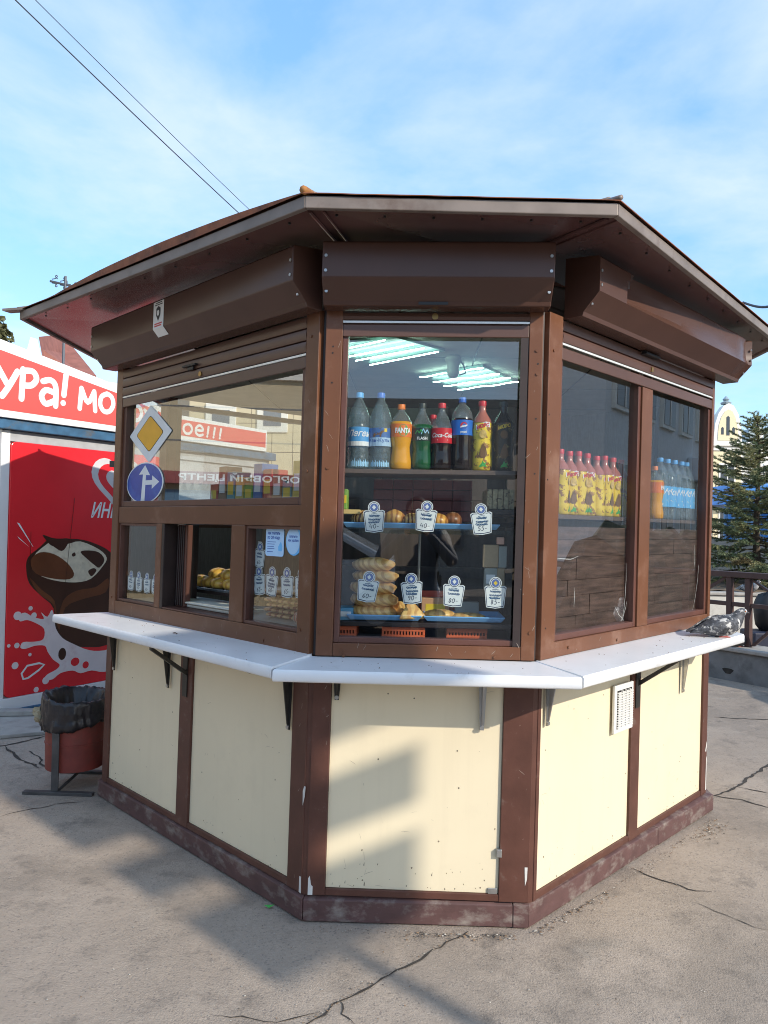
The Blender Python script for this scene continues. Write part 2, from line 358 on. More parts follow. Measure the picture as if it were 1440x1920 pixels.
# ------------------------------------------------------------------ the kiosk: surveyed wall faces
SHX = .014
FACES = {}
def face(name, a, b, zlift=0.0):
    a = Vector((*a, 0)); b = Vector((*b, 0)); e = (b-a); w = e.length; e.normalize(); n = Vector((e.y, -e.x, 0))
    def T(u, d, z): 
        p = a + e*u + n*d; return Vector((p.x + SHX*(z-1.6), p.y, z))
    FACES[name] = (T, w, e, n); return T
pA, pB, pL, pR = (-.4139, 0), (.4508, 0), (-1.6998, 1.2054), (1.5928, 1.3087)
pL2, pR2, pA2, pB2 = (-1.72, 2.08), (1.62, 2.17), (-.45, 3.3), (.46, 3.32)
FC = face('front', pA, pB); FL = face('left', pL, pA); FR = face('right', pB, pR)
F4 = face('side_left', pL2, pL); F5 = face('back_left', pA2, pL2); F6 = face('back', pB2, pA2); F7 = face('back_right', pR2, pB2); F8 = face('side_right', pR, pR2)
KIOSK = thing('kiosk', 'brown and cream octagonal snack kiosk with white counters and glazed windows', 'kiosk')
def kbox(T, name, m, *b, bevel=.0025, parent=None, **kw):
    return G(T).box(*b).build(name, m, parent or KIOSK, bevel=bevel, **kw)

# lower walls: frame rails, stiles, cream panels
def lower(T, panels, w, zb=.10, zt=.955, pz=.128):
    us = [0.0]
    for a, b in panels: us += [a, b]
    us.append(w); lastk = len(us)//2-1
    for k in range(0, len(us), 2):
        a, b = us[k], us[k+1]
        if k == 0: a = .012
        if k == len(us)-2: b = w-.012
        kbox(T, 'stile', BROWN_LOW, a, b, -.035, .0, zb+.002, zt)
    for a, b in panels:
        kbox(T, 'bottom_rail', BROWN_LOW, a+.0005, b-.0005, -.035, -.002, zb+.002, pz)
        kbox(T, 'top_rail', BROWN_LOW, a+.0005, b-.0005, -.035, -.002, .925, zt)
        kbox(T, 'wall_panel', CREAM, a+.001, b-.001, -.03, -.012, pz+.001, .924, bevel=0)
lower(FC, [(.083, .740)], .8647); lower(FL, [(.070, .800), (.905, 1.660)], FACES['left'][1]); lower(FR, [(.033, .803), (.893, 1.657)], FACES['right'][1])
for nm, T in (('side_left', F4), ('side_right', F8)):
    w = FACES[nm][1]; lower(T, [(.07, w-.07)], w)
for nm, T in (('back_left', F5), ('back_right', F7)):
    w = FACES[nm][1]; lower(T, [(.07, .8), (.9, w-.07)], w)
lower(F6, [(.07, FACES['back'][1]-.07)], FACES['back'][1])

# corner posts (a narrow recessed strip between two faces)
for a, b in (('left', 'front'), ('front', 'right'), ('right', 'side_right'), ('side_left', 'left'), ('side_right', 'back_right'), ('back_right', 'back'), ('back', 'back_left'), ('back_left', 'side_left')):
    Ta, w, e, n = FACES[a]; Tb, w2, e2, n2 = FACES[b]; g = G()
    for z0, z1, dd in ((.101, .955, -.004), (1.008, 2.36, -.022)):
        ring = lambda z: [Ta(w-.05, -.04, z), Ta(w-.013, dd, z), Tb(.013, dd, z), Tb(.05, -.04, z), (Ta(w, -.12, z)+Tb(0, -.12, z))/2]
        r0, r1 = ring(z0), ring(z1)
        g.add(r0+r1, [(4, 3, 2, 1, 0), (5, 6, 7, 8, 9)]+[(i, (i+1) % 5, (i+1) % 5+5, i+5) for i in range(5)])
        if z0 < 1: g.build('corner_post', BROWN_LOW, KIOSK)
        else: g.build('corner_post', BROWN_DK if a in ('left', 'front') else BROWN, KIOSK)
        g = G()

# skirting: one protruding strip per face, slightly crooked, on the ground
SK = {'L': gpt((184, 1490)), 'A': gpt((570, 1728)), 'B': gpt((986, 1739)), 'R': gpt((1339, 1519))}
def outline_off(pts, s):
    n = len(pts); out = []
    for i in range(n):
        p, q, r = Vector(pts[i-1]), Vector(pts[i]), Vector(pts[(i+1) % n])
        d1 = (q-p).normalized(); d2 = (r-q).normalized(); n1 = Vector((d1.y, -d1.x)); n2 = Vector((d2.y, -d2.x)); mm = (n1+n2).normalized()
        out.append(q+mm*(s/mm.dot(n1)))
    return out
PLAN = [pL, pA, pB, pR, pR2, pB2, pA2, pL2]
out0 = outline_off(PLAN, .020); inn0 = outline_off(PLAN, -.02)
for k, nm in ((0, 'L'), (1, 'A'), (2, 'B'), (3, 'R')):
    q = SK[nm]; out0[k] = Vector((q.x, q.y)).lerp(out0[k]+Vector((-SHX*1.6, 0)), .35)
for k in (4, 5, 6, 7): out0[k] += Vector((-SHX*1.6, 0))
for k in range(8): inn0[k] += Vector((-SHX*1.6, 0))
for k in range(8):
    a, b = out0[k], out0[(k+1) % 8]; c, d = inn0[k], inn0[(k+1) % 8]; t = (b-a).normalized()
    e0, e1 = a+t*.0008, b-t*.0008; g = G(); ht = .098
    segs = [(0, .12), (.121, 1)] if k == 0 else ([(0, .93), (.931, 1)] if k == 1 else ([(0, .62), (.622, 1)] if k == 2 else [(0, 1)]))
    for j, (s0, s1) in enumerate(segs):
        p0, p1 = e0.lerp(e1, s0), e0.lerp(e1, s1); q0, q1 = c.lerp(d, s0), c.lerp(d, s1); lift = .004 if j else 0; push = Vector((t.y, -t.x))*(.003 if j else 0)
        p0 = p0+push; p1 = p1+push
        g = G().hexa([(p0.x, p0.y, .006), (p1.x, p1.y, .006), (q1.x, q1.y, .006), (q0.x, q0.y, .006), (p0.x, p0.y, ht-.012+lift), (p1.x, p1.y, ht-.012+lift), (q1.x, q1.y, ht+lift), (q0.x, q0.y, ht+lift)])
        g.build('skirting_board', SKIRT, KIOSK, bevel=.003)

# counters: hollow white boards mitred at the corners, on pressed brackets
def mitre(Ta, na, Tb, side):  # u of the mitre line for depth d on face Ta against Tb
    pass
tanA = math.tan((math.pi/2-math.atan2(FACES['left'][3].x*-1, -FACES['left'][3].y*1) if False else FACES['left'][3].angle(FACES['front'][3]))/2)
tanB = math.tan(FACES['front'][3].angle(FACES['right'][3])/2)
wL, wC, wR = FACES['left'][1], FACES['front'][1], FACES['right'][1]
CT = .25
prof = [(-.015, .962), (CT-.006, .957), (CT, .963), (CT, .992), (CT-.006, 1.0), (-.015, 1.006)]
cC = G(FC).prof(prof, lambda d: -.004-max(d, 0)*tanA+.002, lambda d: wC+max(d, 0)*tanB-.003).build('counter', WHITE, KIOSK)
cL = G(FL).prof([(d, z+.008) for d, z in prof], lambda d: .005-.47*max(d, 0), lambda d: wL+max(d, 0)*tanA-.012).build('counter', WHITE, KIOSK)
cR = G(FR).prof([(d, z+.003) for d, z in prof], lambda d: -max(d, 0)*tanB+.006, lambda d: wR+.01-.95*max(d, 0)).build('counter', WHITE, KIOSK)
for c in (cL, cC, cR): shade_auto(c, 50)
g = G(FL)      # open cells at the cut end of the left counter board
for i in range(9):
    d0 = .012+i*.026; d1 = d0+.020; uu = lambda d: wL+d*tanA-.0115
    g.add([(uu(d0), d0, .976), (uu(d1), d1, .976), (uu(d1), d1, .999), (uu(d0), d0, .999)], [(0, 1, 2, 3)])
g.build('board_cell', BLACKM, cL, kind='stuff')
def bracket(T, u, m=DSTEEL, drop=.16, reach=.2):
    g = G(T)
    g.hexa([(u-.008, .001, .955-drop), (u+.008, .001, .955-drop), (u+.008, .006, .955-drop), (u-.008, .006, .955-drop), (u-.016, .001, .953), (u+.016, .001, .953), (u+.016, .006, .953), (u-.016, .006, .953)])
    g.hexa([(u-.016, .006, .949), (u+.016, .006, .949), (u+.008, reach, .949), (u-.008, reach, .949), (u-.016, .006, .953), (u+.016, .006, .953), (u+.008, reach, .953), (u-.008, reach, .953)])
    g.hexa([(u-.003, .006, .955-drop+.02), (u+.003, .006, .955-drop+.02), (u+.003, .012, .955-drop+.02), (u-.003, .012, .955-drop+.02), (u-.003, .006, .9485), (u+.003, .006, .9485), (u+.003, .045, .9485), (u-.003, .045, .9485)])
    b = g.build('bracket', m, KIOSK)
    G(T).cyl((u, .006, .965-drop), (u, .012, .965-drop), .008, n=10).build('screw', STEEL, b)
for u in (.117, .694, 1.643): bracket(FL, u, DSTEEL, .24 if u < 1 else .25)
bracket(FC, .105, DSTEEL, .11); bracket(FC, .659, STEEL, .21); bracket(FR, .07, STEEL, .20); bracket(FR, 1.365, STEEL, .26)
for T, u in ((FL, .85), (FR, .852)):      # plain angle-iron stays on the middle stiles
    G(T).box(u-.02, u+.02, .001, .006, .70, .953).build('stay_plate', DSTEEL, KIOSK)
    G(T).hexa([(u+.0, .007, .80), (u+.02, .007, .80), (u+.02, .19, .935), (u, .19, .935), (u, .007, .822), (u+.02, .007, .822), (u+.02, .19, .952), (u, .19, .952)]).build('stay_arm', DSTEEL, KIOSK)

# upper frames. each: outer stiles and rails, inner sash, panes
def frame(T, name, parts, m=BROWN, bevel=.003):
    root = None
    for p in parts:
        o = G(T).box(*p).build(name, m, KIOSK, bevel=bevel); root = root or o
    return root
WT = 2.345
def upper(T, w, stl, str_, rail_top, name):
    a = kbox(T, 'frame_stile', BROWN, .016, stl, -.05, 0, 1.0105, WT)
    b = kbox(T, 'frame_stile', BROWN, str_, w-.016, -.05, 0, 1.0105, WT)
    c = kbox(T, 'frame_rail', BROWN, stl+.0004, str_-.0004, -.05, -.0015, 1.0105, rail_top)
    return a, b, c
fs = upper(FC, wC, .081, .797, 1.060, 'c')
SASH = mat('red_brown_sash', (.11, .045, .032), .4, var=.12, scale=6)
def sash(T, u0, u1, z0, z1, b=.018, gl=GLASS, d0=-.055, bl=None, pane=True):
    s = G(T)
    bl = b if bl is None else bl
    s.box(u0, u0+bl, d0, -.012, z0, z1); s.box(u1-b, u1, d0, -.012, z0, z1)
    s.box(u0+bl, u1-b, d0, -.0125, z0, z0+b); s.box(u0+bl, u1-b, d0, -.0125, z1-b, z1)
    o = s.build('window_sash', SASH, KIOSK, bevel=.002)
    if pane: G(T).add([(u0+bl-.004, d0+.02, z0+b-.004), (u1-b+.004, d0+.02, z0+b-.004), (u1-b+.004, d0+.02, z1-b+.004), (u0+bl-.004, d0+.02, z1-b+.004)], [(0, 1, 2, 3)]).build('pane', gl, o, recalc=False)
    return o
sash(FC, .0815, .7965, 1.0605, 2.30, .022)
G(FC).box(.766, .7955, -.011, -.004, 1.062, 2.30).build('sash_bead', BROWN_DK, KIOSK)
# left face: a wide upper pane, a mid rail, two small panes and an open serving hatch
fs = upper(FL, wL, .085, 1.668, 1.085, 'l')
sash(FL, .0855, 1.6675, 1.5905, 2.30, .03, gl=GLASS_L)
kbox(FL, 'mid_rail', BROWN, .0855, 1.6675, -.05, -.004, 1.505, 1.590)
kbox(FL, 'mullion', BROWN, .505, .560, -.05, -.0045, 1.0855, 1.5045); kbox(FL, 'mullion', BROWN, 1.180, 1.282, -.05, -.0045, 1.0855, 1.5045)
sash(FL, .0855, .5045, 1.0855, 1.5045, .014); sash(FL, 1.2825, 1.6675, 1.0855, 1.5045, .014)
# the serving hatch: dark reveal and a sliding leaf pushed half aside
kbox(FL, 'hatch_jamb', BROWN_DK, .5605, .585, -.16, -.006, 1.0855, 1.5045); kbox(FL, 'hatch_sill', BROWN_LOW, .5855, 1.1795, -.12, -.006, 1.0855, 1.094)
hl = kbox(FL, 'hatch_leaf', SASH, .600, .68, -.11, -.075, 1.096, 1.50)
for k in range(4): kbox(FL, 'leaf_rib', BROWN_DK, .606+k*.018, .613+k*.018, -.0748, -.068, 1.10, 1.496, parent=hl)
kbox(FL, 'leaf_stile', BROWN_DK, .500, .555, -.22, -.19, 1.096, 1.50)
# right face: two tall panes
fs = upper(FR, wR, .115, 1.690, 1.070, 'r')
sash(FR, .1155, .8400, 1.0705, 2.30, .024, gl=GLASS_R); sash(FR, .9505, 1.6895, 1.0705, 2.30, .024, bl=.012, gl=GLASS_R)
kbox(FR, 'mullion', BROWN, .8405, .9500, -.05, -.003, 1.0705, 2.176)
# the hidden faces: brown boards and, on the left rear, glazing
for T, nm, gl in ((F4, 'side_left', 1), (F5, 'back_left', 1), (F6, 'back', 0), (F7, 'back_right', 0), (F8, 'side_right', 0)):
    w = FACES[nm][1]
    if gl:
        upper(T, w, .07, w-.07, 1.5, nm); sash(T, .0705, w-.0705, 1.5005, 2.30, .03)
    else:
        kbox(T, 'wall_board', BROWN, .016, w-.016, -.04, 0, 1.0105, 2.345); kbox(T, 'counter_lip', BROWN_LOW, .0, w, -.035, .01, .957, 1.008)
# joint screws and drill holes of the frames
g = G(FC); h = G(FC)
for u, z in ((.034, 1.10), (.115, 1.03), (.125, 1.012), (.70, 1.022), (.83, 1.115), (.040, 1.73), (.826, 2.19), (.83, 2.10)): g.cyl((u, 0, z), (u, .004, z), .006, n=8)
for u, z in ((.046, 2.20), (.045, 2.175), (.046, 2.06), (.832, 2.14), (.83, 1.93), (.831, 1.72)): h.cyl((u, .0, z), (u, .001, z), .0035, n=8)
g.build('frame_screws', BROWN, KIOSK, kind='stuff'); h.build('drill_holes', BLACKM, KIOSK, kind='stuff')
g = G(FR); h = G(FR)
for u, z in ((.05, 2.20), (.22, 1.04), (.64, 1.03)): g.cyl((u, 0, z), (u, .004, z), .006, n=8)
for u, z in ((.03, 1.70), (.045, 1.13), (.028, 1.95)): h.cyl((u, .0, z), (u, .001, z), .0035, n=8)
g.build('frame_screws', BROWN, KIOSK, kind='stuff'); h.build('drill_holes', BLACKM, KIOSK, kind='stuff')
g = G(FL)
for u, z in ((1.70, 2.25), (1.70, 1.72), (1.69, 1.10), (1.45, 1.03), (.045, 1.10)): g.cyl((u, 0, z), (u, .004, z), .006, n=8)
g.build('frame_screws', BROWN, KIOSK, kind='stuff')

# roller shutters: box, guide slot, slats, bottom bar with lock
SLAT = mat('shutter_slat', (.10, .050, .036), .34, var=.08, scale=4)
STRIP = mat('silver_strip', (.75, .76, .74), .3, .3)
BRASS = mat('brass_lock', (.35, .23, .09), .35, .8)
BP = [(.001, 2.336), (.080, 2.336), (.085, 2.352), (.15, 2.420), (.15, 2.548), (.143, 2.556), (.001, 2.575)]
def shutter(T, u0, u1, s0, s1, zbot, nslat, zstrip, ulock, zlock, dent=False, knob=True):
    n = 1
    if not dent:
        bx = G(T).prof(BP, u0, u1).build('shutter_box', BOXM, KIOSK, bevel=.004)
    else:                                                                  # the right box: its front sheet is dented
        K = 60; vs = []; fs = []
        BP2 = [BP[0], BP[1], BP[2], (.105, 2.373), (.128, 2.396), BP[3], (.15, 2.45), (.15, 2.48), (.15, 2.515), BP[4], BP[5], (.10, 2.562), BP[6]]
        n = len(BP2)
        for k in range(K+1):
            u = u0+(u1-u0)*k/K
            for d, z in BP2:
                x = u-u0
                if d > .1 and 0 < k < K:
                    up = min(1, max(0, (z-2.425)/.03))*min(1, max(0, (2.575-z)/.03)); cr = .27+(2.50-z)*-.7                    # a slanting crease, then the sheet lies pushed in
                    if x > cr: d -= up*(.034*math.exp(-(x-cr)/.6)+.006*math.exp(-((x-1.3)/.2)**2)); z -= up*.010*math.exp(-(x-cr)/.3)
                    if x > 1.50: d -= .022*max(0, (x-1.50)/.2)**2*(.4 if z < 2.44 else 1)*(1+.8*mnoise.noise(Vector((u*14, z*22, 1)))); z -= .004*mnoise.noise(Vector((u*10, 3, 1)))
                    d += .0022*mnoise.noise(Vector((u*5, z*14, 1)))*up
                vs.append((u, d, z))
        for k in range(K):
            for i in range(n): fs.append((k*n+i, k*n+(i+1) % n, (k+1)*n+(i+1) % n, (k+1)*n+i))
        fs += [tuple(range(n)), tuple(range(K*n+n-1, K*n-1, -1))]
        bx = G(T).add(vs, fs).build('shutter_box', BOXM, KIOSK); shade_auto(bx, 16)
    g = G(T)
    for u in (u0+.014, u1-.014):
        for d, z in ((.15, 2.445), (.15, 2.50), (.112, 2.380)): g.cyl((u, d-.002, z), (u, d+.003, z), .006, n=8)
    g.build('rivets', STEEL, bx, kind='stuff')
    sh = G(T).box(s0, s1, -.010, -.002, zbot, zbot+.048).build('bottom_bar', SLAT, KIOSK, bevel=.003)
    z = zbot+.0485; st = G(T).box(s0, s1, -.009, -.001, zstrip, zstrip+.008).build('rubber_strip', STRIP, sh)
    z = max(z, zstrip+.0085)
    hh = (2.334-z)/nslat
    for k in range(nslat):
        z0 = z+k*hh; pr = [(-.014, z0+.001), (-.002, z0+.004), (.002, z0+hh*.5), (-.001, z0+hh-.003), (-.014, z0+hh-.001)]
        s = G(T).prof(pr, s0, s1).build('slat', SLAT, sh); shade_auto(s, 30)
    if ulock:
        G(T).cyl((ulock, -.001, zlock), (ulock, .006, zlock), .012, n=14).build('lock', BRASS, sh)
    return bx, sh
bx, sh = shutter(FC, .012, .862, .0815, .7965, 2.240, 1, 2.293, .435, 2.318)
kbox(FC, 'guide_slot', BLACKM, .37, .48, .086, .0885, 2.338, 2.350, parent=bx)
bx, sh = shutter(FL, .0, 1.762, .0855, 1.6675, 2.130, 3, 2.180, .884, 2.208)
kbox(FL, 'shutter_handle', BLACKM, .74, .86, .003, .02, 2.252, 2.262, parent=sh); kbox(FL, 'shutter_handle', BLACKM, .78, .83, .003, .012, 2.235, 2.2515, parent=sh)
bx, sh = shutter(FR, .118, 1.835, .1155, 1.6895, 2.178, 2, 2.236, .92, 2.268, dent=True)
kbox(FR, 'shutter_handle', BLACKM, .80, .95, .003, .03, 2.318, 2.329, parent=sh); kbox(FR, 'shutter_handle', BLACKM, .80, .83, .003, .02, 2.3295, 2.3355, parent=sh)
# guarantee sticker on the left box, bent over its lower edge
PAPER = mat('sticker_paper', (.80, .79, .76), .5, var=.03); INKB = mat('black_ink', (.03, .03, .035), .5); INKR = mat('red_ink', (.55, .05, .06), .5)
stk = thing('sticker', 'white security sticker with black shield badge bent over the left shutter box', 'sticker', FL(.74, .152, 2.45))
G(FL).add([(.695, .1515, 2.545), (.793, .1515, 2.545), (.793, .1515, 2.419), (.695, .1515, 2.419), (.793, .122, 2.3875), (.695, .122, 2.3875)], [(0, 1, 2, 3), (3, 2, 4, 5)]).build('sticker_sheet', PAPER, stk, recalc=False)
g = G(FL); g.prism([(.725, 2.512), (.744, 2.522), (.763, 2.512), (.763, 2.48), (.744, 2.452), (.725, 2.48)], .1525, .153); g.build('badge', INKB, stk)
g = G(FL); g.prism([(.744+.011*math.cos(a*math.pi/5), 2.49+.014*math.sin(a*math.pi/5)) for a in range(10)], .1535, .154); g.build('badge_centre', PAPER, stk)
g = G(FL)
for z, a, b in ((2.538, .72, .775), (2.529, .71, .782)): g.box(a, b, .1522, .1525, z-.002, z+.002)
g.build('print', INKB, stk, kind='stuff')
g = G(FL)
for z, a, b in ((2.44, .71, .78), (2.43, .71, .775)): g.box(a, b, .1522, .1525, z-.003, z+.003)
g.build('print', INKR, stk, kind='stuff')

# roof: soffit, fascia, tin sheets, ridge caps
EV = [(-2.15, 1.06), (-.420, -.36), (.620, -.36), (2.06, 1.575), (2.06, 2.55), (.62, 3.72), (-.47, 3.70), (-2.20, 2.30)]
zE = [2.580, 2.582, 2.557, 2.60, 2.60, 2.60, 2.60, 2.605]     # underside of the fascia at each eave corner
FH = .043
nE = len(EV); ins = outline_off(PLAN, -.25)
g = G(); vs = [(x, y, zE[i]+.012) for i, (x, y) in enumerate(EV)]; vi = [(p.x, p.y, 2.628) for p in ins]
g = G(); apex = (0, 1.7, 3.15)
for k in range(nE):
    a, b = k, (k+1) % nE
    G().hexa([vs[a], vs[b], vi[b], vi[a], (vs[a][0], vs[a][1], vs[a][2]+.006), (vs[b][0], vs[b][1], vs[b][2]+.006), (vi[b][0], vi[b][1], vi[b][2]+.02), (vi[a][0], vi[a][1], vi[a][2]+.02)]).build('soffit', SOFFIT, KIOSK, recalc=True)
eo = outline_off(EV, .012); ei = outline_off(EV, -.01)
for k in range(nE):
    a, b = k, (k+1) % nE; t = (Vector(EV[b])-Vector(EV[a])).normalized()
    p = [eo[a]+t*.0006, eo[b]-t*.0006, ei[b]-t*.0006, ei[a]+t*.0006]; za, zb = zE[a], zE[b]
    G().hexa([(p[0].x, p[0].y, za), (p[1].x, p[1].y, zb), (p[2].x, p[2].y, zb), (p[3].x, p[3].y, za), (p[0].x, p[0].y, za+FH), (p[1].x, p[1].y, zb+FH), (p[2].x, p[2].y, zb+FH), (p[3].x, p[3].y, za+FH)]).build('fascia', FASC, KIOSK, bevel=.003)
es = outline_off(EV, .022)
for k in range(nE):
    a, b = k, (k+1) % nE; K = 26; vs = []; fs = []
    rng = random.Random(40+k)
    for i in range(K+1):
        t = i/K; e = es[a].lerp(es[b], t); zt = zE[a]+(zE[b]-zE[a])*t+FH+.003
        w = .003*mnoise.noise(Vector((t*9, k*3.3, 0)))
        lift = 0.0
        if k == 0: lift = max(0, (t-.18))*.10*(1-t)*2.2 if t > .18 else 0
        in1 = Vector((apex[0], apex[1]))
        m = e.lerp(in1, .04)
        vs += [(e.x, e.y, zt+w), (e.x, e.y, zt+.003+w*.6+lift), (m.x, m.y, zt+.03+lift*1.0), (*apex[:2], apex[2])]
    for i in range(K):
        for j in range(3): fs.append((i*4+j, i*4+j+1, i*4+j+5, i*4+j+4))
    G().add(vs, fs).build('roof_sheet', RUST if k in (0, 1, 2) else FASC, KIOSK, recalc=True)
for k in range(nE):                                   # ridge caps, rusted at their ends
    p0 = Vector((es[k].x, es[k].y, zE[k]+FH+.014)); p1 = Vector(apex)+Vector((0, 0, .02)); q = p0.lerp(p1, .035)
    o = G().tube([p0, q], [.015, .013] if k == 1 else [.009, .009], n=8).build('ridge_cap', RUSTY if k in (1,) else FASC, KIOSK, smooth=True)
    G().tube([q, p1], [.014, .03], n=8).build('ridge_roll', FASC, KIOSK, smooth=True)
G(FL).box(.30, .36, .30, .33, 2.600, 2.613).build('soffit_patch', FASC, KIOSK)
G(FL).box(.69, .79, .153, .29, 2.6155, 2.6165).build('tape_strip', mat('grey_tape', (.16, .13, .125), .5), KIOSK)
p = Vector((EV[0][0], EV[0][1], zE[0]+FH+.012)); G().hexa([p+Vector(q) for q in ((-.10, -.02, -.012), (.03, -.05, -.012), (.05, .0, -.012), (-.08, .03, -.012), (-.10, -.02, 0), (.03, -.05, 0), (.05, 0, 0), (-.08, .03, 0))]).build('loose_flashing', FASC, KIOSK)
g = G()
for k, cnt in ((0, 9), (1, 6), (2, 9)):
    for i in range(cnt):
        t = (i+.5)/cnt; a = Vector(EV[k]).lerp(Vector(EV[(k+1) % nE]), t); c = a.lerp(Vector((0, 1.7)), .03); z = zE[k]+(zE[(k+1) % nE]-zE[k])*t+.010
        g.cyl((c.x, c.y, z), (c.x, c.y, z-.006), .005, n=7)
g.build('soffit_screws', DSTEEL, KIOSK, kind='stuff')
# beads across the soffit joints at the two front corners
for k in (1, 2):
    a = Vector((*EV[k], zE[k]+.006)); b = Vector((ins[k].x, ins[k].y, 2.626)); a = a.lerp(b, .06)
    o_ = Vector((.02, 0, 0)); G().tube([a, b], .007, n=6).build('soffit_bead', SOFFIT, KIOSK)
    G().tube([a+o_*2.4, b+o_*2], .005, n=6).build('soffit_bead', SOFFIT, KIOSK)
# vent grille on the right face
VG = mat('vent_plastic', (.68, .68, .66), .35, var=.03)
vg = G(FR).box(.612, .792, -.002, .012, .622, .832).build('vent_grille', VG, KIOSK, bevel=.004)
G(FR).box(.632, .773, .0121, .0128, .646, .808).build('vent_dark', BLACKM, vg)
for i in range(15):
    z = .648+i*.0106; G(FR).hexa([(.632, .0128, z), (.773, .0128, z), (.773, .021, z-.004), (.632, .021, z-.004), (.632, .0128, z+.0035), (.773, .0128, z+.0035), (.773, .021, z), (.632, .021, z)]).build('louvre', VG, vg)
for u in (.667, .703, .738): G(FR).box(u-.002, u+.002, .0135, .022, .646, .808).build('vent_bar', VG, vg)
# latches, paint chips and stains on the lower walls
CHIP = mat('bare_primer', (.62, .60, .56), .6, var=.08)
for T, poly, d in ((FL, [(1.742, .49), (1.75, .51), (1.758, .51), (1.754, .47), (1.744, .435)], .0012), (FC, [(.018, .103), (.018, .165), (.024, .175), (.03, .14), (.036, .135), (.036, .103)], .0012), (FL, [(1.738, .105), (1.738, .165), (1.748, .165), (1.750, .103)], .0012),
                   (FC, [(.835, .235), (.846, .235), (.845, .19), (.838, .165)], .0012), (FR, [(1.712, .12), (1.722, .12), (1.722, .30), (1.715, .29)], .0012), (FR, [(1.70, .33), (1.718, .38), (1.722, .37), (1.712, .325)], .0012)):
    G(T).prism(poly, .0005, d).build('paint_chip', CHIP, KIOSK)
G(FC).box(.728, .748, -.011, .006, .27, .30).build('latch', STEEL, KIOSK, bevel=.002); G(FC).box(.70, .735, -.011, -.004, .128, .15).build('latch', STEEL, KIOSK, bevel=.002)
g = G(FC); rng = random.Random(5)
for i in range(22): 
    u = rng.uniform(.1, .72); z = .135+rng.random()**2*.09; w = rng.uniform(.001, .003); g.prism([(u, z), (u+w, z), (u+w*1.2, z+w*rng.uniform(1, 6)), (u, z+w*2)], -.0118, -.0115)
for u, z in ((.30, .87), (.40, .855), (.27, .62), (.58, .52), (.57, .66)): g.prism([(u+.003*math.cos(a), z+.003*math.sin(a)) for a in range(6)], -.0118, -.0114)
g.build('scuffs', BROWN_DK, KIOSK, kind='stuff')
g = G(FR)
for u, z in ((.30, .78), (.09, .655), (.55, .80), (.62, .30), (1.05, .55), (1.10, .46), (1.4, .36), (.42, .72)): g.prism([(u+.003*math.cos(a), z+.0025*math.sin(a)) for a in range(6)], -.0118, -.0114)
g.build('scuffs', BROWN_DK, KIOSK, kind='stuff')
g = G(FL)
for u, z in ((1.0, .38), (.15, .17), (.72, .60), (.30, .70)): g.prism([(u+.0035*math.cos(a), z+.0025*math.sin(a)) for a in range(6)], -.0118, -.0114)
g.build('scuffs', BROWN_DK, KIOSK, kind='stuff')
for T, u0, u1, sd_ in ((FC, .09, .735, 11), (FL, .075, .795, 12), (FL, .91, 1.655, 13), (FR, .04, .80, 14), (FR, .90, 1.65, 15)):
    rng = random.Random(sd_); g = G(T)
    for i in range(16):                                      # short knocks and scratches, mostly at shoe height
        u = rng.uniform(u0+.02, u1-.06); z = .14+.75*rng.random()**2.2; L_ = rng.uniform(.006, .035); a = rng.uniform(-.6, .6)+(1.5 if rng.random() < .3 else 0); w = rng.uniform(.0006, .0016)
        g.ribbon([(u, z), (u+L_*.5*math.cos(a), z+L_*.5*math.sin(a)+.001), (u+L_*math.cos(a), z+L_*math.sin(a))], w, -.0117, taper=True)
    g.build('scratches', mat('scratch_grey', (.34, .28, .20), .7), KIOSK, kind='stuff', recalc=False)
    g = G(T)
    for i in range(12):
        u = rng.uniform(u0+.01, u1-.01); z = .132+rng.random()**3*.35; r = rng.uniform(.0012, .0038); g.prism([(u+r*math.cos(q)*rng.uniform(.6, 1.2), z+r*math.sin(q)*rng.uniform(.6, 1.5)) for q in range(6)], -.0118, -.0115)
    g.build('mud_spots', mat('mud', (.20, .15, .10), .9), KIOSK, kind='stuff')
exec_marker = 1
# ------------------------------------------------------------------ inside the kiosk
pin = outline_off(PLAN, -.065)
G().slab([(p.x+.010, p.y) for p in pin], 2.332, 2.342).build('ceiling', CEIL, KIOSK)
G().slab([(p.x-.02, p.y) for p in pin], .012, .03).build('inner_floor', BROWN_DK, KIOSK)
for nm in FACES:
    T, w, e, n = FACES[nm]; full = nm in ('back', 'back_right', 'side_right')
    G(T).box(.03, w-.03, -.075, -.066, .03, 2.33 if full else (1.0 if nm not in ('back_left', 'side_left') else 1.48)).build('inner_lining', INNER, KIOSK)
g = G()                                                # joints of the ceiling boards
for x, y0, y1 in ((-1.0, .85, 2.5), (-.4, .15, 3.0), (.24, .15, 3.0), (.85, .75, 2.7)): g.box(x, x+.006, y0, y1, 2.3300, 2.3315)
for y, x in ((.75, .85), (1.55, 1.45), (2.3, 1.25)): g.box(-x, x, y, y+.006, 2.3292, 2.3297)
g.build('ceiling_joints', BROWN_DK, KIOSK, kind='stuff')
def zpt(px, z): return on_plane(px, (0, 0, z), Vector((0, 0, 1)))
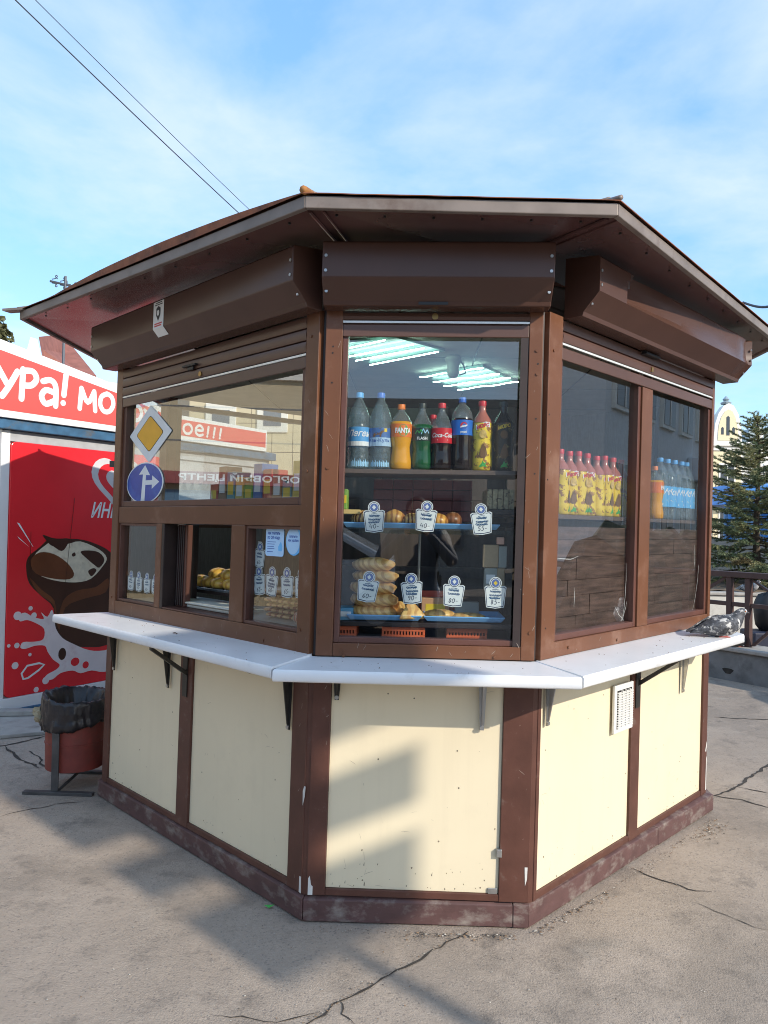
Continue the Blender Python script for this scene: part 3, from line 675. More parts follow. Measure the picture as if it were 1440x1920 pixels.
# two LED panels under the ceiling
for quad, lines, wav in (([(640, 640), (745, 630), (835, 655), (660, 690)], [((628, 655), (722, 634)), ((640, 668), (775, 642)), ((667, 673), (795, 649)), ((694, 681), (822, 656))], 0),
                         ([(782, 704), (905, 684), (985, 722), (860, 735)], [((787, 704), (906, 687)), ((812, 713), (936, 698)), ((832, 721), (957, 705)), ((858, 728), (972, 713))], 1)):
    q = [zpt(p, 2.325) for p in quad]
    pn = G().slab([(p.x, p.y) for p in q], 2.316, 2.3285).build('led_panel', LEDP, KIOSK)
    for a, b in lines:
        A_, B_ = zpt(a, 2.312), zpt(b, 2.312); pts = []
        for i in range(13):
            p = A_.lerp(B_, i/12); s = .012*math.sin(i*1.05)*wav; pts.append((p.x+s*.3, p.y+s, 2.303))
        G().tube(pts, .0034, n=5).build('led_strip', LED, pn)
# ceiling lamp holder between the panels
lp = thing('ceiling_fan_lamp', 'small pale lamp holder hanging between the two LED panels', 'lamp', zpt((850, 662), 2.33))
p = zpt((850, 668), 2.33); PLAST = mat('aged_plastic', (.52, .48, .40), .5)
G().lathe([(.035, .0), (.04, -.015), (.028, -.05), (.03, -.08), (.02, -.1)], 12, (p.x, p.y, 2.329)).build('holder', PLAST, lp, smooth=True)
G().tube([(p.x+.02, p.y, 2.328), (p.x+.05, p.y+.01, 2.29), (p.x+.06, p.y, 2.25), (p.x+.03, p.y, 2.24)], .004).build('cord', BLACKM, lp)
# dark cabinet added behind the display to darken the depth, with its shelves
CAB = mat('cabinet_board', (.10, .078, .068), .55, var=.3, stretch=(10, 10, 1), scale=3)
cab = thing('added_cabinet', 'tall dark brown cabinet added behind the front display shelves to keep the interior dark', 'cabinet', (.4, .75, .03))
G().box(-.55, .64, .86, .90, .03, 2.10).build('back_board', CAB, cab)
for x in (-.55, -.23, .09, .41, .61): G().box(x, x+.03, .78, .859, .03, 2.10).build('upright', CAB, cab)
for z in (1.30, 1.64): G().box(-.5505, .64, .70, .779, z, z+.02).build('cabinet_shelf', CAB, cab)
SHELF = mat('shelf_board', (.13, .09, .075), .45, var=.2, stretch=(1, 8, 8))
def shelf(T, u0, u1, d0, d1, z, name='display_shelf', m=SHELF): return G(T).box(u0, u1, d0, d1, z-.018, z).build(name, m, KIOSK, bevel=.002)
shelf(FC, .06, .80, -.32, -.072, 1.735); shelf(FC, .06, .82, -.38, -.072, 1.135, m=BROWN_DK)
GLSH = glassy('glass_shelf', (.8, .87, .84), 1.5)
shelf(FC, .06, .82, -.30, -.072, 1.500, 'glass_shelf', GLSH)
G(FC).cyl((.405, -.30, 1.136), (.405, -.30, 1.481), .006, n=10).build('shelf_rod', STEEL, KIOSK, smooth=False)
shelf(FR, .05, 1.69, -.33, -.07, 1.572); 
# planked backing behind the lower half of the right panes: separate boards
rng = random.Random(3)
for u0, u1 in ((.125, .832), (.952, 1.682)):
    zs = [1.075, 1.15, 1.235, 1.30, 1.395, 1.47, 1.523]
    for z0, z1 in zip(zs[:-1], zs[1:]):
        cut = rng.uniform(.25, .7); um = u0+(u1-u0)*cut
        for a, b in ((u0, um), (um, u1)): G(FR).box(a+.0005, b-.0005, -.075, -.058-rng.random()*.004, z0+.0008, z1-.0008).build('plank', WOOD, KIOSK)
FILM = glassy('plastic_film', (.97, .97, .97), 1.45, rough=.08, bump=.5, bscale=9)
G(FR).add([(u, -.049+.004*mnoise.noise(Vector((u*8, z*9, 2))), z) for u in [.13+.7*i/14 for i in range(15)] for z in [1.08+.44*j/9 for j in range(10)]], [(i*10+j, (i+1)*10+j, (i+1)*10+j+1, i*10+j+1) for i in range(14) for j in range(9)]).build('plastic_film', FILM, KIOSK, smooth=True, recalc=False)
G(FR).add([(u, -.049+.004*mnoise.noise(Vector((u*8, z*9, 2))), z) for u in [.955+.72*i/14 for i in range(15)] for z in [1.08+.44*j/9 for j in range(10)]], [(i*10+j, (i+1)*10+j, (i+1)*10+j+1, i*10+j+1) for i in range(14) for j in range(9)]).build('plastic_film', FILM, KIOSK, smooth=True, recalc=False)
GLINT = mat('film_glint', (.75, .73, .70), .15, var=.05)  # pale ribbons painted in as the highlights on the wrinkled film
for pts in ([(.80, 1.36), (.805, 1.30), (.80, 1.22), (.79, 1.15), (.775, 1.10)], [(.965, 1.47), (.975, 1.40), (.970, 1.30), (.972, 1.22)], [(1.665, 1.42), (1.668, 1.34), (1.655, 1.26), (1.62, 1.14), (1.59, 1.09)],
            [(.82, 1.20), (.81, 1.16), (.785, 1.12), (.76, 1.09)], [(.14, 1.39), (.22, 1.392), (.30, 1.388), (.36, 1.40)], [(.335, 1.27), (.338, 1.23), (.335, 1.19)], [(.70, 1.17), (.74, 1.13), (.79, 1.10)], [(1.60, 1.44), (1.61, 1.36), (1.60, 1.30)]):
    P = []
    for a, b in zip(pts[:-1], pts[1:]):
        for i in range(4): t = i/4; P.append((a[0]+(b[0]-a[0])*t+.003*mnoise.noise(Vector((a[0]*50, t*3, a[1]*40))), a[1]+(b[1]-a[1])*t))
    P.append(pts[-1]); g = G(FR).ribbon(P, .0035, -.0445, taper=True); g.build('film_highlight', GLINT, KIOSK, recalc=False)

# ------------------------------------------------------------------ bottles
CLEAR = glassy('clear_plastic', (.86, .90, .92), 1.7, .05, (.75, .82, .86), .10)
WATER = glassy('water_plastic', (.74, .84, .88), 1.75, .04, (.5, .62, .68), .14, bump=.5, bscale=60)
LIQ_OR = mat('orange_drink', (.82, .36, .015), .12, var=.06, coat=.3); COLA = mat('cola_drink', (.018, .008, .006), .08, coat=.4)
GREEN_P = mat('green_plastic', (.015, .10, .035), .1, coat=.4); DARKP = mat('dark_juice', (.03, .022, .016), .12, coat=.3)
CAPB = mat('cap_light_blue', (.10, .42, .85), .4); CAPB2 = mat('cap_blue', (.04, .16, .62), .4); CAPO = mat('cap_orange', (.86, .22, .03), .4); CAPR = mat('cap_red', (.72, .035, .05), .4); CAPK = mat('cap_dark', (.04, .05, .045), .4)
LB_BLUE = mat('label_blue', (.10, .36, .72), .4); LB_NAVY = mat('label_navy', (.06, .16, .42), .4); LB_OR = mat('label_orange', (.85, .19, .02), .4); LB_RED = mat('label_red', (.68, .02, .03), .4)
LB_PEP = mat('label_cobalt', (.02, .16, .62), .4); P_WHITE = mat('print_white', (.85, .86, .87), .45); P_GREEN = mat('print_green', (.05, .38, .08), .45); P_BROWN = mat('print_brown', (.19, .09, .03), .5)
P_YEL = mat('print_yellow', (.85, .58, .04), .45); P_BLUE = mat('print_blue', (.03, .10, .40), .45); P_LBLUE = mat('print_light_blue', (.35, .62, .85), .45); P_RED = mat('print_red', (.66, .03, .04), .45)
YWRAP = mat('yellow_wrap', (.86, .62, .05), .35, var=.10, scale=30, col2=(.36, .16, .04), c2pos=(.54, .57), c2scale=34)
DWRAP = mat('dark_wrap', (.045, .032, .02), .35, var=.3, scale=30, col2=(.30, .22, .08), c2pos=(.58, .62), c2scale=34)
def wrapfn(R, a0=0.0):
    """lettering laid round a bottle of radius R (front towards -Y)"""
    return lambda x, y: (R*math.sin(x/R+a0), -R*math.cos(x/R+a0), y)
def sheet(g, R, z0, z1, m=0, a0=-math.pi, a1=math.pi, n=24):
    vs = []; 
    for i in range(n+1):
        a = a0+(a1-a0)*i/n; vs += [(R*math.sin(a), -R*math.cos(a), z0), (R*math.sin(a), -R*math.cos(a), z1)]
    return g.add(vs, [(2*i, 2*i+2, 2*i+3, 2*i+1) for i in range(n)], m)
def patch(g, R, poly, m=0): 
    f = wrapfn(R); return g.add([f(x, z) for x, z in poly], [tuple(range(len(poly)))], m)
def bottle(label, prof, body, liquid, cap, capm, group=None, ribs=None, neck=None):
    t = thing('bottle', label, 'bottle', (0, 0, 0), group)
    if liquid:
        zs = max(z for r, z in prof); lev = neck or zs*.86
        pr = [(r, z) for r, z in prof if z <= lev]; r_l = pr[-1][0]
        G().lathe(pr, 20).build('body', liquid, t, smooth=True)
        up = [(r_l, pr[-1][1])]+[(r, z) for r, z in prof if z > lev]
        G().lathe(up, 20, caps=False).build('neck', CLEAR, t, smooth=True)
    else:
        G().lathe(prof, 20, fn=ribs).build('body', body, t, smooth=True)
    H = prof[-1][1]
    g = G().lathe([(cap, H-.004), (cap, H+.013), (cap*.93, H+.016)], 16, fn=lambda a, z: 1+.03*math.cos(8*a)); o = g.build('cap', capm, t); shade_auto(o, 40)
    return t
def lab(t, R, z0, z1, m, **k):
    g = G(); sheet(g, R, z0, z1, **k); return g.build('label_sleeve', m, t, smooth=True, recalc=False)
W_PROF = [(.036, 0), (.043, .004), (.045, .02), (.042, .035), (.0445, .05), (.042, .06), (.0445, .07), (.042, .08), (.0445, .09), (.0445, .165), (.042, .172), (.0445, .18), (.042, .19), (.044, .20), (.041, .215), (.030, .245), (.017, .272), (.0135, .280), (.0135, .290)]
R0 = .0452
def water_a():
    t = bottle('tall water bottle with light blue cap and script blue label, leftmost on top shelf', W_PROF, WATER, None, .0155, CAPB)
    L = lab(t, R0, .09, .165, LB_BLUE)
    g = G(); sheet(g, R0+.0004, .09, .108); g.build('label_band', P_WHITE, L, recalc=False)
    g = G(); put_text(g, 'Легенда', 0, 0, 0, .034, bold=.02, shear=.35, fn=lambda x, y: wrapfn(R0+.001)(x+.018, y+.128)); g.build('lettering', P_WHITE, L, recalc=False)
    g = G()
    for i in range(11):
        x = -.036+i*.0075; patch(g, .0455, [(x, .01), (x+.005, .008), (x+.007, .026), (x+.001, .03+.006*(i % 3))])
    g.build('ice_print', P_LBLUE, L, kind='stuff', recalc=False); return t
def water_b():
    t = bottle('water bottle with dark blue cap and goat picture label, second from left on top shelf', W_PROF, WATER, None, .0155, CAPB2)
    L = lab(t, R0, .09, .162, LB_NAVY)
    g = G(); sheet(g, R0+.0004, .09, .124); g.build('label_band', mat('label_pale_blue', (.42, .60, .80), .4), L, recalc=False)
    g = G(); put_text(g, 'Хан-Куль', 0, 0, 0, .021, bold=.0, fn=lambda x, y: wrapfn(R0+.001)(x, y+.106)); g.build('lettering', P_BLUE, L, recalc=False)
    g = G(); patch(g, R0+.001, [(-.026, .126), (-.022, .140), (-.012, .143), (.002, .142), (.010, .150), (.018, .152), (.020, .146), (.012, .140), (.008, .126), (.004, .126), (.003, .134), (-.012, .134), (-.016, .126), (-.019, .126), (-.02, .133), (-.022, .126)]); patch(g, R0+.001, [(.012, .151), (.006, .160), (.000, .158), (.007, .157)])
    g.build('goat_emblem', P_BROWN, L, recalc=False)
    g = G(); patch(g, R0+.001, [(.022, .146), (.034, .146), (.034, .160), (.022, .160)]); g.build('seal', P_YEL, L, recalc=False)
    g = G()
    for i in range(11):
        x = -.036+i*.0075; patch(g, .0455, [(x, .01), (x+.005, .008), (x+.007, .024), (x+.001, .03+.006*(i % 2))])
    g.build('ice_print', P_LBLUE, L, kind='stuff', recalc=False); return t
F_PROF = [(.035, 0), (.042, .006), (.043, .03), (.037, .07), (.036, .09), (.043, .125), (.044, .14), (.044, .175), (.041, .19), (.030, .212), (.016, .230), (.0125, .235), (.0125, .245)]
def fanta(label, group=None):
    t = bottle(label, F_PROF, None, LIQ_OR, .015, CAPO, group, neck=.20)
    L = lab(t, .0446, .128, .180, LB_OR)
    g = G(); g.add([wrapfn(.0450)(.020*math.cos(a*math.pi/9)+.006, .154+.024*math.sin(a*math.pi/9)) for a in range(18)], [tuple(range(18))]); g.build('leaf_disc', P_GREEN, L, recalc=False)
    g = G(); put_text(g, 'FANTA', 0, 0, 0, .0265, bold=.05, fn=lambda x, y: wrapfn(.0456)(x*.8+.006, y+.144)); g.build('lettering', P_WHITE, L, recalc=False); return t
C_PROF = [(.034, 0), (.042, .01), (.044, .03), (.040, .065), (.038, .08), (.043, .11), (.044, .125), (.044, .165), (.040, .18), (.024, .21), (.0135, .235), (.0125, .245), (.0125, .252)]
def flash():
    t = bottle('dark green energy drink bottle with zigzag emblem and white lettering', C_PROF, None, GREEN_P, .0145, CAPK, neck=.20)
    L = lab(t, .0446, .115, .165, mat('label_dark_green', (.012, .03, .02), .3))
    g = G(); put_text(g, 'FLASH', 0, 0, 0, .0155, bold=.03, fn=lambda x, y: wrapfn(.0452)(x, y+.119)); g.build('lettering', P_WHITE, L, recalc=False)
    def zig(pts, m):
        g = G(); P = [Vector(p) for p in pts]; w = .0035
        for a, b in zip(P[:-1], P[1:]):
            n = Vector((-(b-a).y, (b-a).x)).normalized()*w/2; patch(g, .0453, [a+n, b+n, b-n, a-n])
        g.build('zigzag', m, L, recalc=False)
    zig([(-.03, .142), (-.02, .156), (-.012, .144), (-.005, .160), (.002, .144)], P_GREEN); zig([(-.004, .140), (.004, .162), (.012, .144), (.020, .158), (.028, .144)], P_LBLUE); return t
def cola():
    t = bottle('cola bottle with red cap and red script label on top shelf', C_PROF, None, COLA, .0150, CAPR, neck=.17)
    L = lab(t, .0446, .105, .165, LB_RED)
    g = G(); put_text(g, 'Coca-Cola', 0, 0, 0, .0255, bold=.02, shear=.35, fn=lambda x, y: wrapfn(.0452)(x*.85, y+.128)); g.build('lettering', P_WHITE, L, recalc=False)
    g = G(); patch(g, .0452, [(-.022, .116), (.022, .116), (.022, .119), (-.022, .119)]); g.build('lettering_line', P_WHITE, L, recalc=False); return t
PP_PROF = [(.034, 0), (.043, .012), (.043, .05), (.040, .09), (.042, .12), (.043, .135), (.043, .205), (.038, .232), (.024, .252), (.0135, .262), (.0125, .275)]
def pepsi():
    t = bottle('dark cola bottle with blue cap and blue label with round emblem', PP_PROF, None, COLA, .0150, CAPB2, neck=.215)
    L = lab(t, .0437, .138, .198, LB_PEP)
    disc = lambda r, c, a0, a1: [wrapfn(.0443)(c[0]+r*math.cos(a), c[1]+r*math.sin(a)) for a in [a0+(a1-a0)*i/14 for i in range(15)]]
    g = G(); q = disc(.014, (0, .175), .25, math.pi+.5); g.add(q, [tuple(range(len(q)))]); g.build('emblem_top', P_RED, L, recalc=False)
    g = G(); q = disc(.014, (0, .175), math.pi+.55, 2*math.pi+.05); g.add(q, [tuple(range(len(q)))]); g.build('emblem_bottom', P_BLUE, L, recalc=False)
    g = G(); q = [wrapfn(.0442)(x, .175+y) for x, y in [(-.0145, -.004), (-.006, .0), (.004, .001), (.0142, .005), (.0145, -.001), (.005, -.005), (-.004, -.006), (-.013, -.009)]]; g.add(q, [tuple(range(8))]); g.build('emblem_wave', P_WHITE, L, recalc=False)
    g = G(); put_text(g, 'pepsi', 0, 0, 0, .013, bold=.02, fn=lambda x, y: wrapfn(.0443)(x, y+.147)); g.build('lettering', P_WHITE, L, recalc=False); return t
MNECK = mat('juice_neck', (.50, .17, .13), .15, var=.1, coat=.3)
M_PROF = [(.034, 0), (.040, .006), (.041, .04), (.038, .07), (.040, .10), (.037, .125), (.041, .155), (.041, .18), (.034, .205), (.020, .225), (.0145, .235), (.0135, .262)]
def mors(label, wrap=YWRAP, cap=CAPR, group=None, dark=False):
    t = bottle(label, M_PROF, wrap, None, .0160, cap, group)
    L = G().lathe([(.0412, .190), (.0345, .2055), (.0205, .2255), (.0150, .2355), (.0140, .262)], 20, caps=False).build('neck_band', (MNECK if not dark else DARKP), t, smooth=True)
    g = G(); patch(g, .0425, [(-.03, .158), (-.015, .166), (.015, .172), (.03, .170), (.028, .190), (.01, .192), (-.015, .186), (-.03, .178)]); b = g.build('name_band', P_WHITE if not dark else P_BROWN, t, recalc=False)
    g = G(); put_text(g, 'МОРС', 0, 0, 0, .019, bold=.05, fn=lambda x, y: wrapfn(.0430)(x*.9, y+.169+x*.2)); g.build('lettering', P_RED if not dark else P_YEL, b, recalc=False)
    g = G(); patch(g, .0421, [(.015*math.cos(a*math.pi/6)-.001, .143+.017*math.sin(a*math.pi/6)) for a in range(12)]); g.build('fruit_print', mat('print_tan', (.62, .42, .13), .5, var=.3, scale=90) if not dark else P_BROWN, t, recalc=False)
    g = G(); patch(g, .0415, [(-.012, .02), (-.004, .028), (.0, .04), (.005, .029), (.016, .034), (.010, .022), (.018, .014), (.0, .016), (-.014, .012)]); g.build('leaf_print', P_GREEN, t, recalc=False)
    g = G(); patch(g, .0418, [(-.016, .06), (-.010, .085), (.0, .108), (.012, .09), (.018, .062), (.008, .05), (-.008, .048)]); g.build('drink_print', P_BROWN, t, recalc=False)
    return t
def put(t, T, n, u, d, z, extra=0.0, sc=1.0):
    p = T(u, d, z); t.location = p; t.rotation_euler = (0, 0, math.atan2(n.y, n.x)+math.pi/2+extra); t.scale = (sc, sc, sc)
nC, nL, nR = FACES['front'][3], FACES['left'][3], FACES['right'][3]
ZT = 1.7355
put(water_a(), FC, nC, .150, -.115, ZT, .12); put(water_b(), FC, nC, .236, -.115, ZT, -.1)
put(fanta('bottle of orange soda with orange cap on the top shelf of the front window', 'orange soda bottles'), FC, nC, .318, -.115, ZT, .1)
put(flash(), FC, nC, .402, -.125, ZT); put(cola(), FC, nC, .480, -.115, ZT, .05); put(pepsi(), FC, nC, .560, -.115, ZT, .1)
put(mors('yellow wrapped juice bottle with red cap in the front window', group='yellow juice bottles'), FC, nC, .640, -.115, ZT)
put(mors('dark wrapped juice bottle, last on the right of the top shelf', DWRAP, CAPK, dark=True), FC, nC, .724, -.125, ZT)
# second row behind
back = mors('red capped bottle half hidden behind the cola bottle'); put(back, FC, nC, .447, -.22, ZT, 0, .85)
# right window: eight yellow bottles, one orange, six waters
ord8 = ['first', 'second', 'third', 'fourth', 'fifth', 'sixth', 'seventh', 'eighth']
base = None
for i, x in enumerate((.338, .413, .491, .568, .655, .732, .812, .897)):
    lb = f'yellow red-capped juice bottle, {ord8[i]} from left in the right window row'
    if base is None: base = mors(lb, group='yellow juice bottles'); q = base
    else: q = dup(base, label=lb)
    put(q, FR, nR, x, -.125, 1.5725, (.3, -.5, .15, -.8, .55, 0, -.35, .8)[i], (1, .99, 1.01, 1, .985, 1.01, 1, .99)[i])
put(fanta('bottle of orange soda beside the blue capped waters in the right window', 'orange soda bottles'), FR, nR, 1.25, -.115, 1.5725, .2, 1.03)
def water_c(lb):
    t = bottle(lb, W_PROF, WATER, None, .0155, CAPB, 'blue capped water bottles')
    L = lab(t, R0, .062, .165, mat('label_sky', (.12, .46, .82), .4))
    g = G(); patch(g, R0+.0006, [(-.045, .078), (-.02, .098), (-.008, .088), (.01, .106), (.024, .090), (.045, .100), (.045, .070), (-.045, .070)]); g.build('mountain_print', P_WHITE, L, recalc=False)
    g = G(); put_text(g, 'Мола', 0, 0, 0, .042, bold=.02, shear=.35, fn=lambda x, y: wrapfn(R0+.001)(x, y+.122)); g.build('lettering', P_WHITE, L, recalc=False); return t
base = None
for i, x in enumerate((1.325, 1.415, 1.505, 1.597, 1.662)):
    lb = f'blue capped water bottle with sky blue label, {ord8[i]} from left in the right window'
    if base is None: base = water_c(lb); q = base
    else: q = dup(base, label=lb)
    put(q, FR, nR, x, -.12, 1.5725, (.1, -.3, .25, 0, .3)[i], 1.04)

# ------------------------------------------------------------------ baked goods, trays, price tags
TRAY = mat('blue_tray', (.22, .50, .88), .3, var=.05); FOIL = mat('foil', (.55, .60, .66), .25, .8, var=.2, bump=.5, bscale=30)
def tray(T, u0, u1, d0, d1, z, label, m=TRAY, h=.018, tilt=0):
    t = thing('serving_tray', label, 'tray', T((u0+u1)/2, (d0+d1)/2, z), 'blue trays' if m is TRAY else None)
    r = .012; bw = .016
    def ring(i, zz): return [(u0+i, d0+i, zz), (u1-i, d0+i, zz), (u1-i, d1-i, zz), (u0+i, d1-i, zz)]
    g = G(T); rings = [ring(bw+.01, z), ring(bw, z), ring(.004, z+h), ring(0, z+h), ring(0, z+h-.004), ring(bw-.002, z-.004)]
    vs = sum(rings, []); fs = [(0, 1, 2, 3), (23, 22, 21, 20)]
    for k in range(5):
        for i in range(4): fs.append((k*4+i, k*4+(i+1) % 4, (k+1)*4+(i+1) % 4, (k+1)*4+i))
    if tilt: vs = [(u, d, zz + (u-u0)*tilt) for u, d, zz in vs]
    g.add(vs, fs).build('dish', m, t, bevel=.002); return t
tray(FC, .098, .425, -.26, -.078, 1.507, 'left blue tray of striped buns on the glass shelf'); tray(FC, .445, .715, -.26, -.078, 1.507, 'right blue tray on the glass shelf, mostly empty')
tray(FC, .125, .420, -.30, -.078, 1.144, 'blue tray under the tall stack of braided pastries'); tray(FC, .428, .745, -.30, -.078, 1.144, 'blue tray of flat pies at the bottom right')
def bread(name, c1, c2, wave, sc, rot=(0, 0, 0), bands=True, pos=(.45, .6)):
    if name in MATS: return MATS[name]
    m = mat(name, c1, .38, var=.2, scale=30, bump=.25, bscale=70, coat=.25); t = m.node_tree; N = t.nodes; b = N['Principled BSDF']
    src = b.inputs['Base Color'].links[0].from_socket; w = N.new('ShaderNodeTexWave'); w.inputs['Scale'].default_value = sc; w.inputs['Distortion'].default_value = wave; w.inputs['Detail'].default_value = 2; w.inputs['Detail Scale'].default_value = 2
    tcn = N.new('ShaderNodeTexCoord'); mp = N.new('ShaderNodeMapping'); mp.inputs['Rotation'].default_value = rot; t.links.new(tcn.outputs['Object'], mp.inputs[0]); t.links.new(mp.outputs[0], w.inputs['Vector'])
    r = N.new('ShaderNodeValToRGB'); r.color_ramp.elements[0].position = pos[0]; r.color_ramp.elements[1].position = pos[1]; t.links.new(w.outputs[0], r.inputs[0])
    mx = N.new('ShaderNodeMixRGB'); t.links.new(r.outputs[0], mx.inputs[0]); t.links.new(src, mx.inputs[1]); mx.inputs[2].default_value = (*c2, 1); t.links.new(mx.outputs[0], b.inputs['Base Color']); return m
B_STRIPE = bread('striped_bun', (.80, .48, .16), (.13, .045, .012), 1.5, 22, (0, 0, .7)); B_GLAZE = bread('glazed_bun', (.80, .42, .10), (.42, .16, .03), 3, 14, pos=(.4, .9)); B_BRAID = bread('braided_pastry', (.80, .50, .19), (.60, .31, .10), 1.0, 16, (0, .6, .5), pos=(.4, .75)); B_PIE = bread('flaky_pie', (.82, .52, .18), (.62, .33, .10), 5, 9, pos=(.4, .8)); B_YEL = bread('yellow_bun', (.78, .46, .08), (.58, .28, .05), 4, 8, pos=(.5, .9))
def bun(T, n, u, d, z, r, h, m, label, name='bun', cat='bun', sx=1.0, ex=0.0, seed=0, group=None, fn=None):
    f = fn or (lambda a, ph: 1+.07*mnoise.noise(Vector((math.cos(a)*1.6+seed, math.sin(a)*1.6, ph*1.4)))+(-.12 if ph > 2.3 else 0))
    o = G().ball((0, 0, h*.86), r*sx, r, h, 18, 10, f).build(name, m, None, smooth=True); o.location = T(u, d, z); o.rotation_euler = (0, 0, math.atan2(n.y, n.x)+math.pi/2+ex)
    tag(o, label, cat, group); return o
Z2 = 1.5095
bun(FC, nC, .17, -.13, Z2, .044, .034, B_STRIPE, 'dark striped bun half behind the upper left price tag', seed=1); bun(FC, nC, .300, -.135, Z2, .043, .037, B_GLAZE, 'round glazed golden bun between the two upper left price tags', seed=2)
bun(FC, nC, .375, -.12, Z2, .042, .030, B_STRIPE, 'striped bun left of the upper middle price tag', ex=.8, seed=3); bun(FC, nC, .475, -.15, Z2, .040, .030, B_GLAZE, 'golden bun right of the upper middle price tag', seed=4)
bun(FC, nC, .535, -.17, Z2, .038, .034, bread('brown_bun', (.33, .13, .05), (.2, .07, .02), 3, 14), 'dark brown bun on the right blue tray of the glass shelf', seed=5)
bun(FC, nC, .235, -.20, Z2, .040, .034, B_STRIPE, 'striped bun at the back of the left glass shelf tray', seed=8)
# stack of five braided pastries
Z3 = 1.1465
zz_ = Z3
for i, (du, h, L_) in enumerate(((0, .029, .098), (.004, .029, .102), (-.003, .028, .098), (.006, .027, .094), (-.004, .028, .086))):
    f = lambda a, ph, s=i: (1+.045*math.sin((math.sin(ph)*math.cos(a))*10+math.cos(ph)*2.4+s)+.05*mnoise.noise(Vector((math.cos(a)*2+s*3, math.sin(a)*2, ph*2))))*(1+.10*(1-abs(math.sin(ph)*math.cos(a))**3))
    bun(FC, nC, .225+du, -.145, zz_-.003, .058, h, B_BRAID, 'braided golden pastry, %s of the stack on the blue tray' % ['lowest', 'second from the bottom', 'middle one', 'second from the top', 'topmost'][i], 'braided_pastry', 'pastry', L_/.058, .1*(-1)**i, i, 'stacked braided pastries', f)
    zz_ += h*1.66
def wedge(T, n, u, d, z, L_, Wd, H, m, label, name, cat, ex):
    g = G(); K = 5
    for k in range(K):
        s = 1-.05*k; z0, z1 = H*k/K, H*(k+1)/K-.0008; s2 = s-.02
        g.hexa([(-L_/2*s, -Wd/2, z0), (L_/2*s, -Wd/2, z0), (L_/2*s*.12, Wd/2, z0), (-L_/2*s*.12, Wd/2, z0), (-L_/2*s2, -Wd/2*.98, z1), (L_/2*s2, -Wd/2*.98, z1), (L_/2*s2*.12, Wd/2*.97, z1), (-L_/2*s2*.12, Wd/2*.97, z1)])
    o = g.build(name, m, None, bevel=.003); o.location = T(u, d, z); o.rotation_euler = (0, 0, math.atan2(n.y, n.x)+math.pi/2+ex); return tag(o, label, cat)
def samsa(T, n, u, d, z, s, ex, label):
    vs = [(-.06*s, -.04*s, 0), (.06*s, -.04*s, 0), (.0, .06*s, 0), (-.018*s, -.012*s, .062*s), (.018*s, -.012*s, .060*s), (0, .018*s, .058*s), (-.055*s, -.042*s, .014*s), (.055*s, -.042*s, .014*s), (0, .062*s, .014*s)]
    o = G().add(vs, [(0, 2, 1), (0, 1, 7, 6), (1, 2, 8, 7), (2, 0, 6, 8), (6, 7, 4, 3), (7, 8, 5, 4), (8, 6, 3, 5), (3, 4, 5)]).build('triangle_pastry', B_PIE, None, bevel=.006, smooth=False); o.location = T(u, d, z); o.rotation_euler = (0, 0, ex); return tag(o, label, 'pastry')
samsa(FC, nC, .375, -.12, Z3, 1.0, .3, 'upright triangular flaky pastry below the second price tag'); samsa(FC, nC, .325, -.19, Z3, 1.0, 1.2, 'triangular pastry behind, next to the braided stack')
bun(FC, nC, .490, -.14, Z3, .05, .020, B_PIE, 'flat golden pie at the left end of the right lower tray', 'flat_pie', 'pie', 1.3, .1, 11); bun(FC, nC, .600, -.14, Z3, .05, .014, B_PIE, 'longer flat pie below the third price tag', 'flat_pie', 'pie', 1.5, -.05, 12)
# crates, cartons and packs inside
CRATE = mat('orange_crate', (.72, .14, .05), .45, var=.1)
def crate(T, u0, u1, d0, d1, z0, z1, label, m=CRATE):
    t = thing('plastic_crate', label, 'crate', T((u0+u1)/2, (d0+d1)/2, z0), 'orange plastic crates')
    G(T).box(u0, u1, d0, d1, z0, z0+.006).build('floor_plate', m, t); G(T).box(u0, u1, d1-.004, d1+.002, z1-.016, z1).build('rim', m, t); G(T).box(u0, u1, d1-.004, d1+.002, z0+.0065, z0+.014).build('lower_rim', m, t)
    G(T).box(u0, u0+.005, d0, d1-.0045, z0+.0065, z1).build('side_wall', m, t); G(T).box(u1-.005, u1, d0, d1-.0045, z0+.0065, z1).build('side_wall', m, t); G(T).box(u0+.0055, u1-.0055, d0, d0+.005, z0+.0065, z1).build('rear_wall', m, t)
    nb = max(4, int((u1-u0)/.012))
    for i in range(nb):
        u = u0+(i+.5)*(u1-u0)/nb; G(T).box(u-.0032, u+.0032, d1-.003, d1+.001, z0+.0143, z1-.0163).build('slat', m, t)
shelf(FC, .06, .82, -.38, -.07, 1.07, 'lower_shelf', BROWN_DK)
crate(FC, .092, .165, -.25, -.09, 1.071, 1.115, 'orange slatted crate at the bottom left of the front window'); crate(FC, .265, .435, -.25, -.09, 1.071, 1.115, 'orange slatted crate at the bottom middle of the front window'); crate(FC, .52, .68, -.25, -.11, 1.071, 1.112, 'orange slatted crate at the bottom right of the front window')
def pack(T, u0, u1, d0, d1, z0, z1, m, label, name='carton', cat='box', band=None, group=None):
    o = G(T).box(u0, u1, d0, d1, z0, z1).build(name, m, None, bevel=.003); tag(o, label, cat, group)
    if band: G(T).box(u0+(u1-u0)*.15, u1-(u1-u0)*.15, d1+.0003, d1+.001, z0+(z1-z0)*.3, z0+(z1-z0)*.7).build('print', band, o)
    return o
pack(FC, .088, .150, -.20, -.10, 1.136, 1.185, mat('pack_cyan', (.05, .35, .60), .4), 'cyan packet with a white mark at the lower left of the front window', 'packet', 'packet', P_WHITE)
KRAFT = mat('kraft_card', (.42, .30, .18), .7, var=.1); GREYC = mat('grey_card', (.32, .33, .30), .6)
